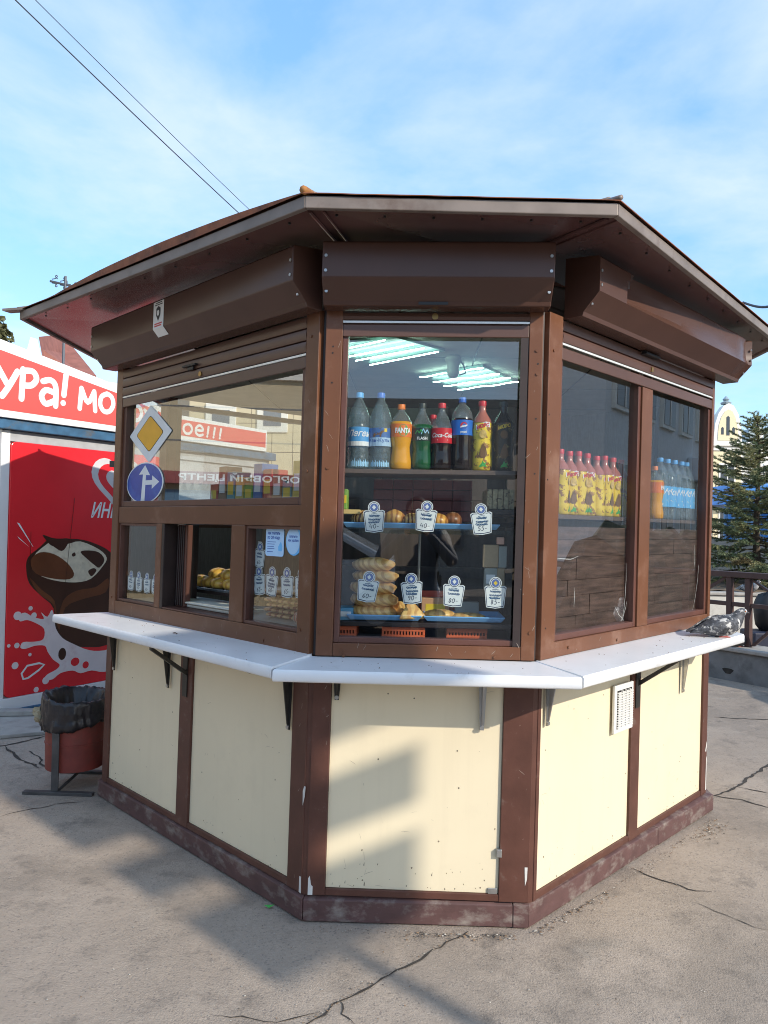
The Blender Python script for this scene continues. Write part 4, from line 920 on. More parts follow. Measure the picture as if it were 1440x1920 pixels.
pack(FC, .655, .715, -.14, -.10, 1.355, 1.445, KRAFT, 'upper brown card box stuck on the right of the front window'); pack(FC, .7155, .748, -.14, -.10, 1.355, 1.440, GREYC, 'narrow grey box right of the upper brown card box')
pack(FC, .662, .712, -.14, -.105, 1.265, 1.354, GREYC, 'grey green box below the upper brown card box', band=P_WHITE); pack(FC, .7125, .742, -.14, -.105, 1.265, 1.354, KRAFT, 'small brown box at the right edge below the grey one')
pack(FC, .705, .735, -.12, -.09, 1.447, 1.475, mat('skin_pink', (.7, .38, .28), .5), 'small pink packet on top of the upper brown box', 'packet', 'packet')
REDC = mat('red_carton', (.25, .045, .04), .5, var=.2)
k = 0
for r in range(4):
    for c in range(5):
        u = .20+c*.085; z = 1.535+.045*r
        pack(FC, u, u+.083, -.50, -.36, z, z+.043, REDC, f"dark red carton in the {['lowest', 'second', 'third', 'top'][r]} row, {['first', 'second', 'third', 'fourth', 'fifth'][c]} from left, behind the glass shelf", 'carton', 'box', None, 'dark red cartons stacked behind the glass shelf')
shelf(FC, .10, .82, -.55, -.35, 1.533, 'rear_shelf', BROWN_DK)
SEED = mat('tan_packet', (.42, .34, .20), .6, var=.4, scale=60, col2=(.08, .05, .03), c2pos=(.55, .6), c2scale=50)
for i in range(5): pack(FC, .665+i*.022, .665+i*.022+.020, -.34, -.12, 1.585, 1.665, SEED, f"tan snack packet, {['first', 'second', 'third', 'fourth', 'fifth'][i]} from left in the row right of the red cartons", 'packet', 'packet', None, 'tan snack packets in a row')
shelf(FC, .66, .79, -.345, -.10, 1.583, 'packet_shelf', BROWN_DK)
pack(FC, .088, .112, -.16, -.09, 1.575, 1.655, mat('pack_green', (.25, .45, .08), .4), 'bright green packet at the left edge above the glass shelf', 'packet', 'packet', P_YEL); pack(FC, .086, .165, -.18, -.09, 1.556, 1.5745, mat('pack_cream', (.70, .50, .20), .5), 'thin yellow box under the bright green packet')
pack(FC, .42, .535, -.33, -.27, 1.136, 1.215, mat('box_peach', (.62, .33, .18), .5), 'peach coloured box with yellow label behind the flat pies', band=P_YEL); pack(FC, .40, .56, -.36, -.335, 1.136, 1.24, mat('box_red', (.62, .09, .04), .5), 'red box lid standing behind the peach coloured box')
pack(FC, .56, .66, -.34, -.28, 1.136, 1.20, mat('tub_clear', (.45, .44, .40), .3), 'pale plastic tub behind the flat pies on the right', 'tub', 'tub')
# price tags on the inside of the panes
TAGW = mat('tag_white', (.82, .84, .83), .45, var=.02); TAGN = mat('tag_navy', (.035, .05, .12), .5); TAGB = mat('tag_blue', (.10, .16, .42), .5); INK = mat('pen_ink', (.03, .10, .22), .5); INK2 = mat('pen_ink_dark', (.06, .07, .12), .5)
def tagthing(T, u, z, label, price, d=-.072, sc=1.0, seed=0, orange=False):
    t = thing('price_tag', label, 'price tag', T(u, d, z), 'price tags stuck inside the panes'); al = .10*math.sin(seed*2.7); S = lambda pts: [(u+(x*math.cos(al)-y*math.sin(al))*sc, z+(x*math.sin(al)+y*math.cos(al))*sc) for x, y in pts]
    out = [(-.064, .0), (-.052, .008), (0, .004), (.052, .008), (.064, .0), (.052, -.118), (0, -.125), (-.052, -.118)]
    G(T).prism(S(out), d-.001, d).build('card_edge', TAGW, t)
    k = [(x*.93, y*.93-.004) for x, y in out]; G(T).prism(S(k), d+.0001, d+.0003).build('border', TAGN, t)
    k = [(x*.87, y*.86-.008) for x, y in out]; cd_ = G(T).prism(S(k), d+.0004, d+.0007).build('card', TAGW, t)
    disc = lambda r: S([(r*math.cos(i*math.pi/9), .024+r*math.sin(i*math.pi/9)) for i in range(18)])
    e = G(T).prism(disc(.036), d+.0002, d+.0008).build('emblem', TAGW, t); G(T).prism(disc(.031), d+.0009, d+.0012).build('emblem_ring', TAGN, e); G(T).prism(disc(.027), d+.0013, d+.0015).build('emblem_field', TAGW, e); G(T).prism(disc(.023), d+.0016, d+.0018).build('emblem_disc', TAGB, e)
    G(T).prism(S([(0, .010), (.012, .024), (0, .038), (-.012, .024)]), d+.0019, d+.0021).build('emblem_mark', TAGW if not orange else P_YEL, e)
    rng = random.Random(seed); g = G(T)
    for row, (y, x0, x1) in enumerate(((-.026, -.03, .03), (-.048, -.034, .036), (-.064, -.036, .03))):
        P = []; K = 44
        for i in range(K):
            x = x0+(x1-x0)*i/(K-1); P.append((x+.0025*math.sin(i*1.9+seed), y+.0065*math.sin(i*1.45+seed+row)*(.5+rng.random()*.7)+.004*(i < 3)))
        if row < 2 or seed % 2: g.ribbon(S(P), .0036*sc, d+.0009)
    g.ribbon(S([(-.02, -.016), (0, -.013), (.02, -.016)]), .0035*sc, d+.0009)
    g.build('handwriting', INK, cd_, kind='stuff', recalc=False)
    strokes = {'4': [[(0, 1), (-.1, .35), (.55, .35)], [(.45, .8), (.38, 0)]], '0': [[(.3, 1), (0, .75), (0, .25), (.3, 0), (.55, .3), (.55, .75), (.3, 1)]], '5': [[(.6, 1), (.15, 1), (.1, .6), (.4, .62), (.55, .3), (.3, 0), (0, .08)]],
               '6': [[(.5, 1), (.15, .7), (0, .3), (.25, 0), (.52, .2), (.45, .45), (.05, .38)]], '8': [[(.3, .5), (.05, .75), (.3, 1), (.5, .75), (.05, .25), (.25, 0), (.52, .25), (.3, .5)]], '9': [[(.5, .65), (.25, .5), (.02, .75), (.25, 1), (.5, .85), (.45, .3), (.2, 0)]], '-': [[(0, .45), (.45, .45)]]}
    g = G(T); x = -.026
    for ch in price:
        for st in strokes[ch]: 
            pts = []
            for a, b in zip(st[:-1], st[1:]):
                for i in range(3): pts.append((a[0]+(b[0]-a[0])*i/3, a[1]+(b[1]-a[1])*i/3))
            pts.append(st[-1]); g.ribbon(S([(x+(px_+py_*.15)*.024, -.100+py_*.026) for px_, py_ in pts]), .0034*sc, d+.0009)
        x += .020
    g.build('price', INK2, cd_, recalc=False); return t
for i, (u, z, pr, lb) in enumerate([(.222, 1.567, '40-', 'white price tag reading 40 in front of the striped buns, upper left'), (.426, 1.573, '40-', 'white price tag reading 40 hanging between the two upper trays'), (.637, 1.566, '55-', 'white price tag reading 55 at the right of the upper trays'),
        (.210, 1.296, '60-', 'white price tag reading 60 in front of the braided pastry stack'), (.376, 1.292, '90-', 'white price tag reading 90 above the triangular pastry'), (.541, 1.285, '80-', 'white price tag reading 80 above the flat pies'), (.700, 1.283, '85-', 'white price tag reading 85 with golden emblem, far right below')]):
    tagthing(FC, u, z, lb, pr, -.043, .66, i+1, i == 6)
o3 = ['first', 'second', 'third', 'fourth']
for i, (u, z) in enumerate(((.155, 1.213), (.243, 1.213), (.333, 1.211), (.420, 1.211))):
    tagthing(FL, u, z, f'small price tag in the left small pane, {o3[i]} from its left', '40-', -.055, .58, i+20)
tagthing(FL, 1.330, 1.398, 'price tag hanging alone above the others in the small right pane', '60-', -.055, .60, 30)
for i, (u, z) in enumerate(((1.330, 1.290), (1.422, 1.292), (1.525, 1.294), (1.620, 1.296))):
    tagthing(FL, u, z, f'price tag above the packed pizzas, {o3[i]} from left', ('65-', '60-', '65-', '65-')[i], -.055, .68, i+40)
# payment stickers in the small right pane
ST1 = mat('sticker_blue', (.45, .68, .92), .35, var=.02); ST2 = mat('sticker_sky', (.16, .52, .90), .35)
def rrect(u0, u1, z0, z1, r, n=4):
    P = []
    for cx, cz, a0 in ((u1-r, z1-r, 0), (u0+r, z1-r, 90), (u0+r, z0+r, 180), (u1-r, z0+r, 270)):
        for i in range(n+1): a = rad(a0+90*i/n); P.append((cx+r*math.cos(a), cz+r*math.sin(a)))
    return P
t = thing('payment_sticker', 'pale blue rectangular payment sticker at the top of the small right pane', 'sticker', FL(1.46, -.03, 1.45)); g = G(FL); g.prism(rrect(1.400, 1.525, 1.378, 1.494, .012), -.0335, -.0325); s = g.build('sheet', ST1, t)
g = G(FL); put_text(g, 'как платить', 1.455, 1.468, -.0321, .017, bold=.03, width=.085); put_text(g, 'по QR-коду', 1.455, 1.450, -.0321, .017, bold=.03, width=.085); g.build('lettering', P_BLUE, s, recalc=False)
g = G(FL)
for z, w in ((1.437, .06), (1.428, .05), (1.418, .045), (1.409, .05), (1.396, .04)): g.box(1.412, 1.412+w, -.0324, -.0321, z-.0012, z+.0012)
g.build('print', P_BLUE, s, kind='stuff'); g = G(FL); g.prism([(1.49, 1.40), (1.512, 1.40), (1.515, 1.42), (1.505, 1.44), (1.497, 1.43), (1.488, 1.418)], -.0324, -.0320); g.build('figure_print', ST2, s)
t = thing('payment_sticker', 'oval blue payment sticker right of the rectangular one', 'sticker', FL(1.6, -.03, 1.45)); g = G(FL); ov = [(1.592+.054*math.cos(i*math.pi/14), 1.443+.058*math.sin(i*math.pi/14)) for i in range(28)]; g.prism(ov, -.0335, -.0325); s = g.build('sheet', ST2, t)
g = G(FL); g.prism([(1.586+.044*math.cos(i*math.pi/14), 1.445+.055*math.sin(i*math.pi/14)) for i in range(28)], -.0324, -.0321); g.build('pale_field', ST1, s)
g = G(FL); put_text(g, 'платите', 1.588, 1.458, -.0318, .014, bold=.03, width=.052); put_text(g, 'как удобно', 1.588, 1.442, -.0318, .014, bold=.03, width=.068); g.build('lettering', P_BLUE, s, recalc=False)
# road-sign plates shown in the upper left pane
SGW = mat('sign_white', (.74, .78, .79), .35, var=.04); SGY = mat('sign_yellow', (.80, .40, .01), .35, var=.06); SGB = mat('sign_blue', (.035, .075, .36), .35, var=.1, col2=(.06, .16, .50), c2pos=(.45, .65), c2scale=5)
def rpoly(pts, r, n=3):
    P = []; K = len(pts)
    for i in range(K):
        p = Vector(pts[i]); a = (Vector(pts[i-1])-p).normalized(); b = (Vector(pts[(i+1) % K])-p).normalized()
        for j in range(n+1): t_ = j/n; P.append(tuple(p+a*r*(1-t_)**2+b*r*t_**2))
    return P
t = thing('priority_road_sign', 'white and yellow diamond road sign plate in the upper left pane', 'road sign', FL(.35, -.03, 1.97)); c = (.352, 1.970); a, b = .228, .150
g = G(FL); g.prism(rpoly([(c[0]-a, c[1]), (c[0], c[1]-b), (c[0]+a, c[1]), (c[0], c[1]+b)], .012), -.033, -.030); s = g.build('plate', SGW, t, bevel=.001)
g = G(FL); g.prism(rpoly([(c[0]-a*.65, c[1]), (c[0], c[1]-b*.65), (c[0]+a*.65, c[1]), (c[0], c[1]+b*.65)], .02), -.0298, -.0294); s2 = g.build('yellow_border', BLACKM, s)
g = G(FL); g.prism(rpoly([(c[0]-a*.62, c[1]), (c[0], c[1]-b*.62), (c[0]+a*.62, c[1]), (c[0], c[1]+b*.62)], .02), -.0293, -.029); g.build('yellow_field', SGY, s)
t = thing('direction_sign', 'round blue road sign plate with white straight and right arrow below the diamond', 'road sign', FL(.32, -.03, 1.71)); c = (.312, 1.715); ra_ = (.200, .108)
el = lambda k: [(c[0]+ra_[0]*k*math.cos(i*math.pi/18), c[1]+ra_[1]*k*math.sin(i*math.pi/18)) for i in range(36)]
s = G(FL).prism(el(1), -.033, -.030).build('plate', SGW, t, bevel=.001); G(FL).prism(el(.945), -.0298, -.0294).build('blue_field', SGB, s)
AR = lambda pts: [(c[0]+x*ra_[0], c[1]+y*ra_[1]) for x, y in pts]
G(FL).prism(AR([(-.16, -.93), (.05, -.95), (.08, .38), (.30, .36), (.02, .86), (-.30, .42), (-.08, .42)]), -.0292, -.0288).build('arrow', SGW, s)
G(FL).prism(AR([(.075, -.10), (.42, -.10), (.42, -.30), (.80, .02), (.42, .34), (.42, .12), (.078, .12)]), -.0292, -.0288).build('arrow', SGW, s)
# pizzas in film packs, buns on foil and a white tub behind the hatch
PIZ = bread('pizza_slab', (.68, .40, .18), (.30, .06, .025), 6, 9, pos=(.45, .7)); PACKF = glassy('pack_film', (.95, .94, .92), 1.6, .06)
for i in range(6):
    u = 1.29+.01*(-1)**i; z = 1.096+i*.022
    o = G(FL).prof([(-.36, z), (-.355, z+.016), (-.21, z+.016), (-.19, z+.011), (-.19, z)], u-.10, u+.16).build('pizza_slab', PIZ, None, bevel=.004); tag(o, 'packed pizza slab, %s of its stack behind the small right pane' % ['lowest', 'second from the bottom', 'third from the bottom', 'fourth from the bottom', 'second from the top', 'topmost'][i], 'pizza', 'stacked pizza slabs')
shelf(FL, .09, 1.66, -.45, -.078, 1.090, 'counter_board', mat('counter_grey', (.30, .31, .30), .5))
o = bun(FL, nL, 1.52, -.16, 1.091, .05, .035, bread('salad_pack', (.45, .30, .22), (.40, .05, .03), 8, 16), 'red and white wrapped snack right of the pizza stack', 'wrapped_snack', 'snack')
ft = tray(FL, .40, .92, -.46, -.22, 1.170, 'foil lined tray of yellow buns seen through the hatch', FOIL, .012)
G(FL).box(.42, .90, -.44, -.24, 1.150, 1.165).build('tray_stand', BROWN_DK, KIOSK)
k = 0
pos_ = [(.43, -.30), (.53, -.30), (.63, -.29), (.73, -.30), (.48, -.38), (.59, -.37), (.69, -.37), (.55, -.33), (.66, -.33)]
for i, (u, d) in enumerate(pos_):
    hz = 1.172 if i < 7 else 1.215
    bun(FL, nL, u+.03, d, hz, .052, .034, B_YEL, ['yellow bun at the front left of the foil tray', 'second yellow bun along the front of the foil tray', 'third yellow bun along the front of the foil tray', 'yellow bun at the front right of the foil tray', 'yellow bun at the back left of the foil tray', 'yellow bun at the back middle of the foil tray', 'yellow bun at the back right of the foil tray', 'upper left yellow bun on top of the others', 'upper right yellow bun on top of the others'][i], seed=i, sx=1.15, group='yellow buns on the foil tray')
tb = thing('food_tub', 'white lidded tub on the counter just inside the hatch', 'tub', FL(.95, -.2, 1.091)); TUBM = mat('tub_white', (.62, .60, .52), .4)
G(FL).box(.56, 1.08, -.205, -.09, 1.0945, 1.112).build('tub_body', TUBM, tb, bevel=.008); G(FL).box(.545, 1.095, -.212, -.080, 1.1125, 1.122).build('lid', TUBM, tb, bevel=.005)
G(FL).cyl((.70, -.50, 1.10), (.70, -.50, 1.42), .012, n=10).build('steel_pole', STEEL, KIOSK)
# a seat of stacked goods seen dimly through the upper left pane
SN = [mat('snack_'+n_, c_, .4, var=.15) for n_, c_ in (('red', (.5, .04, .04)), ('blue', (.05, .16, .45)), ('green', (.12, .36, .06)), ('yellow', (.7, .5, .06)), ('teal', (.05, .3, .35)), ('brown', (.25, .12, .05)))]
shelf(FL, .70, 1.66, -.30, -.12, 1.600, 'snack_shelf', BROWN_DK)
nm_ = ['red', 'blue', 'green', 'yellow', 'teal', 'brown']
for i in range(12):
    u = .76+i*.073; h = .10+.028*((i*7) % 4); pack(FL, u, u+.066, -.24, -.15, 1.601, 1.601+h, SN[(i*5) % 6], f'{nm_[(i*5) % 6]} snack packet on the inner shelf, ' + ['first', 'second', 'third', 'fourth', 'fifth', 'sixth', 'seventh', 'eighth', 'ninth', 'tenth', 'eleventh', 'twelfth'][i] + ' from left', 'snack_packet', 'packet', P_WHITE if i % 2 else P_YEL, 'snack packets on the inner shelf')
# ------------------------------------------------------------------ ice cream kiosk on the left
I0 = Vector((-3.17, 2.82, 0)); Ie = Vector((.53, .848, 0)).normalized(); In = Vector((Ie.y, -Ie.x, 0))
IT = lambda u, d, z: I0+Ie*u+In*d+Vector((0, 0, z))
ICE = thing('ice_cream_kiosk', 'red ice cream kiosk with white lettered banner and chocolate ice cream poster', 'kiosk', IT(1.4, -.5, 0))
RED = mat('poster_red', (.80, .026, .036), .24, var=.06, scale=3, bump=.05, bscale=2); RED2 = mat('banner_red', (.74, .10, .085), .4, var=.03, scale=3); WHT = mat('banner_white', (.82, .81, .79), .4, var=.04, scale=4); GRYF = mat('frame_grey', (.42, .43, .44), .45, var=.1, col2=(.22, .20, .19), c2pos=(.6, .75), c2scale=7)
BLUEB = mat('container_blue', (.04, .12, .22), .55, var=.25, col2=(.10, .10, .10), c2pos=(.55, .7), c2scale=10)
G(IT).box(-.05, 2.95, -2.0, -.03, .02, 2.30).build('body', GRYF, ICE)
G(IT).box(-.05, 2.95, -.029, .03, .001, .045).build('base_rail', BLUEB, ICE, bevel=.004); G(IT).box(-.02, 2.93, -.029, .012, .0455, .135).build('white_strip', WHT, ICE, bevel=.003)
G(IT).box(-.15, 2.98, -.029, .045, 2.205, 2.285).build('roof_rail', BLUEB, ICE, bevel=.006)
G(IT).prism(rrect(.022, 1.46, .138, 2.118, .045), -.029, .004).build('poster', RED, ICE, bevel=.004)
G(IT).box(-.05, .018, -.0289, -.005, .136, 2.2).build('corner_trim', WHT, ICE); G(IT).box(.0185, 2.9, -.0289, -.008, 2.12, 2.2).build('head_trim', GRYF, ICE)
bn = G(IT).prism([(-.42, 2.287), (2.80, 2.287), (2.80, 2.515), (1.55, 2.525), (.905, 2.693), (-.42, 2.925)], .0, .07).build('banner', WHT, ICE, bevel=.004)
rd = G(IT).prism([(-.40, 2.345), (2.78, 2.33), (2.78, 2.485), (1.55, 2.485), (.905, 2.625), (-.40, 2.835)], .0705, .073).build('banner_field', RED2, bn)
# the shop lettering, hand-cut look: fat strokes
def fat(g, strokes, w, d, S):
    for st in strokes:
        P = [Vector(p) for p in st]; Q = []; n_ = len(P)
        for i in range(n_-1):
            p0, p1, p2, p3 = P[max(0, i-1)], P[i], P[i+1], P[min(n_-1, i+2)]
            for j in range(5 if n_ > 2 else 3):
                t = j/(5 if n_ > 2 else 3); Q.append(.5*((2*p1)+(p2-p0)*t+(2*p0-5*p1+4*p2-p3)*t*t+(3*p1-p0-3*p2+p3)*t**3))
        Q.append(P[-1]); Q = [Vector(S(*q)) for q in Q]; K = len(Q); vs = []
        for k in range(K):
            t = (Q[min(k+1, K-1)]-Q[max(k-1, 0)]).normalized(); n = Vector((-t.y, t.x)); dd = d+fat.k; fat.k += 2e-6
            vs += [(*(Q[k]+n*w/2), dd), (*(Q[k]-n*w/2), dd)]
        g.add([(v[0], v[2], v[1]) for v in vs], [(2*k, 2*k+1, 2*k+3, 2*k+2) for k in range(K-1)])
        for q in (Q[0], Q[-1]): dd = d+fat.k+1e-5; fat.k += 2e-5; g.add([(q.x+w/2*.98*math.cos(i*math.pi/6), dd, q.y+w/2*.98*math.sin(i*math.pi/6)) for i in range(12)], [tuple(range(12))])
fat.k = 0.0
LET = {'у': ([[(0, 1), (.42, .42)], [(.85, .95), (.5, .35), (.22, -.05)]], .85), 'р': ([[(.08, -.12), (.12, 1.0)], [(.12, .95), (.55, .98), (.72, .72), (.5, .45), (.12, .40)]], .75),
       'а': ([[(.15, .88), (.5, .97), (.74, .75), (.76, .0)], [(.72, .5), (.3, .56), (.1, .30), (.3, .03), (.72, .2)]], .82), '!': ([[(.28, 1.2), (.2, .38)], [(.17, .06), (.18, .07)]], .45),
       'М': ([[(.05, 0), (.12, 1)], [(.12, 1), (.48, .35), (.82, .95)], [(.82, .95), (.9, .0)]], .98), 'о': ([[(.45, .95), (.14, .75), (.08, .35), (.3, .05), (.62, .1), (.82, .45), (.72, .82), (.45, .95)]], .92),
       'ж': ([[(.0, .95), (.42, .48), (0, 0)], [(.95, .95), (.52, .48), (.95, 0)], [(.47, 1), (.47, 0)]], 1.0), 'е': ([[(.1, .5), (.75, .55), (.62, .9), (.35, .95), (.1, .6), (.15, .2), (.45, .02), (.75, .15)]], .85), 'н': ([[(.1, 1), (.1, 0)], [(.75, 1), (.75, 0)], [(.1, .5), (.75, .5)]], .9)}
g = G(IT); x = -.14; 
for ch in 'ура!': 
    st, w = LET[ch]; h = .205; y0 = {'у': 2.455, 'р': 2.47, 'а': 2.43, '!': 2.45}[ch]; fat(g, st, .048, .0740, lambda a, b, x=x, y0=y0: (x+a*.185, y0+b*h)); g.build('banner_letter', WHT, rd, recalc=False); g = G(IT); x += w*.185+.022
g = G(IT)
x = .548
for ch in 'Мороженое!!!':
    st, w = LET[ch]; s_ = min(1, max(.60, 1-(x-.75)*.5)); h = .17*s_; yb = 2.44-.085*min(1, max(0, (x-.75)/.8)); fat(g, st, .042*s_, .0740, lambda a, b, x=x, h=h, yb=yb: (x+a*.172*max(.8, s_), yb+b*h*(.8 if ch == '!' else 1))); g.build('banner_letter', WHT, rd, recalc=False); g = G(IT); x += w*.172*max(.8, s_)+.020
# printed poster, laid on in thin sheets
PO = 'poster'; CH1 = mat('print_chocolate', (.055, .018, .010), .3, var=.15, scale=6); CH2 = mat('print_milk_chocolate', (.16, .05, .018), .3, var=.25, scale=5); VAN = mat('print_vanilla', (.72, .63, .46), .4, var=.15, scale=16, col2=(.5, .38, .22), c2pos=(.58, .75), c2scale=18); CRM = mat('print_cream', (.80, .70, .68), .4, var=.06, scale=5, col2=(.60, .42, .42), c2pos=(.55, .8), c2scale=5)
post = [o_ for o_ in ICE.children if o_.name.startswith('poster')][0]
def pr(name, poly, m, lay, smooth=3):
    P = [Vector(p) for p in poly]; Q = []; n = len(P)
    for i in range(n):                                    # round the outline (Catmull-Rom)
        p0, p1, p2, p3 = P[i-1], P[i], P[(i+1) % n], P[(i+2) % n]
        for j in range(smooth):
            t = j/smooth; Q.append(tuple(.5*((2*p1)+(-p0+p2)*t+(2*p0-5*p1+4*p2-p3)*t*t+(-p0+3*p1-3*p2+p3)*t**3)))
    return G(IT).prism(Q, .0041+lay*.0006, .0045+lay*.0006).build(name, m, post)
pr('ice_cream_bar', [(.184, 1.218), (.285, 1.301), (.34, 1.352), (.398, 1.364), (.518, 1.364), (.666, 1.354), (.821, 1.308), (.93, 1.25), (1.05, 1.13), (1.08, .807), (1.05, .509), (.9, .44), (.75, .445), (.567, .482), (.444, .583), (.413, .80), (.31, .90), (.203, 1.007), (.172, 1.12)], CH1, 0)
pr('coating_shine', [(.20, 1.06), (.30, .96), (.42, .86), (.45, .70), (.50, .86), (.62, .93), (.80, .95), (.92, 1.02), (.90, .90), (.70, .86), (.52, .80), (.47, .62), (.43, .75), (.40, .84), (.28, .93)], CH2, 1)
pr('vanilla_filling', [(.228, 1.217), (.33, 1.313), (.399, 1.342), (.519, 1.32), (.641, 1.341), (.822, 1.272), (.90, 1.20), (.87, 1.134), (.752, 1.024), (.601, 1.0), (.408, 1.027), (.268, 1.088)], VAN, 1)
pr('chocolate_lump', [(.205, 1.19), (.28, 1.255), (.402, 1.240), (.523, 1.166), (.589, 1.076), (.551, 1.03), (.407, 1.04), (.25, 1.09)], CH2, 2)
pr('chocolate_flake', [(.300, 1.395), (.38, 1.372), (.446, 1.364), (.532, 1.364), (.52, 1.31), (.472, 1.262), (.40, 1.30), (.362, 1.321)], CH1, 2); pr('chocolate_chip', [(.644, 1.252), (.719, 1.264), (.824, 1.245), (.878, 1.179), (.83, 1.115), (.78, 1.14), (.722, 1.183)], CH1, 2); pr('chocolate_chip', [(.724, 1.093), (.775, 1.113), (.802, 1.09), (.761, 1.046), (.735, 1.06)], CH1, 2); pr('chocolate_chip', [(.565, 1.235), (.59, 1.25), (.60, 1.225), (.575, 1.215)], CH1, 2)
pr('milk_splash', [(.306, .775), (.36, .735), (.40, .79), (.425, .70), (.44, .63), (.50, .55), (.60, .49), (.75, .42), (.90, .40), (1.1, .42), (1.1, .25), (.906, .215), (.78, .245), (.673, .237), (.60, .27), (.49, .265), (.42, .225), (.35, .235), (.37, .27), (.45, .30), (.48, .335), (.42, .385), (.37, .455), (.345, .505), (.26, .515), (.18, .50), (.14, .515), (.16, .555), (.25, .548), (.33, .560), (.335, .64), (.27, .69), (.19, .725), (.13, .72), (.12, .765), (.17, .785), (.24, .745), (.33, .72)], CRM, 3)
for c in (((.50, .42), .035, .05), ((.62, .34), .04, .035), ((.72, .30), .03, .03)): pr('splash_gap', [(c[0][0]+c[1]*math.cos(a), c[0][1]+c[2]*math.sin(a)) for a in (0, .9, 1.8, 2.7, 3.6, 4.5, 5.4)], CH1 if c[0][1] > .36 else RED, 4)
for u, z, r in ((.11, .765, .034), (.215, .815, .018), (.245, .757, .024), (.045, .54, .014), (.11, .535, .022), (.10, .38, .028), (.36, .225, .030), (.28, .165, .022), (.22, .45, .014)): pr('milk_drop', [(u+r*math.cos(a), z+r*math.sin(a)) for a in (0, 1.05, 2.1, 3.14, 4.2, 5.25)], CRM, 4)
g = G(IT).ribbon([(.17, .265), (.155, .31), (.20, .365), (.30, .372), (.345, .355), (.30, .318), (.21, .268)], .016, .0062, closed=True); g.build('drop_outline', WHT, post, recalc=False)
pr('streak', [(.085, 1.49), (.105, 1.485), (.225, 1.30), (.222, 1.30)], WHT, 1, 1); pr('streak', [(.092, 1.385), (.105, 1.365), (.19, 1.30), (.186, 1.303)], WHT, 1, 1)
# heart-shaped swirl emblem and brand script
LOGW = mat('logo_grey_white', (.62, .60, .60), .4)
def heart(s, cx, cz): return [(cx+s*(16*math.sin(t)**3)/16, cz+s*(13*math.cos(t)-5*math.cos(2*t)-2*math.cos(3*t)-math.cos(4*t))/16) for t in [2*math.pi*i/40 for i in range(40)]]
pr('emblem_heart', heart(.26, .99, 1.865), LOGW, 1, 1); pr('emblem_gap', heart(.195, .99, 1.865), RED, 2, 1); pr('emblem_core', heart(.115, .99, 1.870), LOGW, 3, 1)
g = G(IT); put_text(g, 'ИНМАРКО', 1.20, 1.545, .0062, .175, bold=.02, shear=.28, width=.66); 
mnx = min(v[0] for v in g.v); g.v = [(v[0]-mnx+.735, v[1], v[2]) for v in g.v]; g.build('brand_lettering', WHT, post, recalc=False)
g = G(IT); P = [(.47+.0, 1.75)]
for pts in ([(.58, 1.70), (.56, 1.50), (.535, 1.30), (.52, 1.05), (.50, .85)], [(.20, 1.42), (.205, 1.2), (.22, 1.0)]): G(IT).ribbon([(a+.004*math.sin(b*40), b) for a, b in pts], .0035, .0074).build('sheet_tear', CH1, post, recalc=False)
G(IT).box(.905, .975, .0046, .007, 1.985, 2.04).build('notice', BLACKM, post)
# concrete step and broken slabs beside it
CONC = mat('pale_concrete', (.36, .34, .31), .85, var=.15, scale=8, bump=.4, bscale=30, col2=(.20, .18, .16), c2pos=(.55, .75), c2scale=6)
def rock(c, r, m, name, seed, sq=(1, 1, .6)):
    f = lambda a, ph: 1+.35*mnoise.noise(Vector((math.cos(a)*2+seed*3.1, math.sin(a)*2, ph*2)))
    return G().ball((c[0], c[1], c[2]), r*sq[0], r*sq[1], r*sq[2], 10, 7, f).build(name, m, None)
q = [gpt(p) for p in ((-60, 1392), (88, 1378), (75, 1338), (-60, 1350))]; o = G().slab([(p.x, p.y) for p in q], .001, .028).build('concrete_slab', CONC, None, bevel=.006); tag(o, 'flat pale concrete slab on the pavement before the red ice cream kiosk', 'slab')
p = gpt((22, 1350)); o = G().slab([(p.x-.20, p.y-.05), (p.x+.16, p.y+.02), (p.x+.14, p.y+.11), (p.x-.22, p.y+.05)], .0285, .07).build('broken_slab', CONC, None, bevel=.008); tag(o, 'thick broken piece of concrete lying on the slab under the red kiosk', 'concrete piece')

# ------------------------------------------------------------------ litter bin
BINR = mat('bin_red', (.20, .036, .026), .6, var=.2, scale=12, bump=.15, col2=(.12, .04, .03), c2pos=(.52, .7), c2scale=7); BAGM = mat('bin_bag', (.022, .020, .023), .32, spec=.45, var=.2, bump=.8, bscale=38); STAND = mat('stand_steel', (.075, .07, .068), .6, .2, var=.25)
bx_, by_ = -1.965, 1.425; BIN = thing('litter_bin', 'red metal litter bin with black bag on a steel stand beside the kiosk', 'bin', (bx_, by_, 0))
drum = G().lathe([(.150, .105), (.158, .108), (.160, .25), (.164, .252), (.164, .258), (.160, .260), (.163, .40), (.168, .402), (.168, .410), (.158, .410), (.154, .40), (.150, .12)], 28, (bx_, by_, 0), caps=True).build('drum', BINR, BIN, smooth=False); shade_auto(drum, 40)
for s in (-1, 1):
    x0 = bx_-.03
    G().box(x0-.02, x0+.02, by_+s*.178-.004, by_+s*.178+.004, .018, .40).build('upright', STAND, BIN, bevel=.001); G().box(bx_-.20, bx_+.19, by_+s*.185-.018, by_+s*.185+.018, .0, .0175).build('foot', STAND, BIN, bevel=.002)
G().tube([(bx_-.01, by_-.17, .02), (bx_+.03, by_+.17, .085)], .009).build('brace', STAND, BIN)
K = 96; vs = []; fs = []; rows = [(.115, .33, 0), (.130, .37, .4), (.142, .41, .7), (.155, .445, 1), (.168, .468, 1), (.177, .478, 1), (.184, .472, 1), (.187, .455, 1.1), (.184, .43, 1.1), (.186, .405, 1.1), (.181, .385, .7), (.186, .365, 1.2), (.190, .345, 1.3), (.184, .325, 1.3), (.174, .320, 1)]
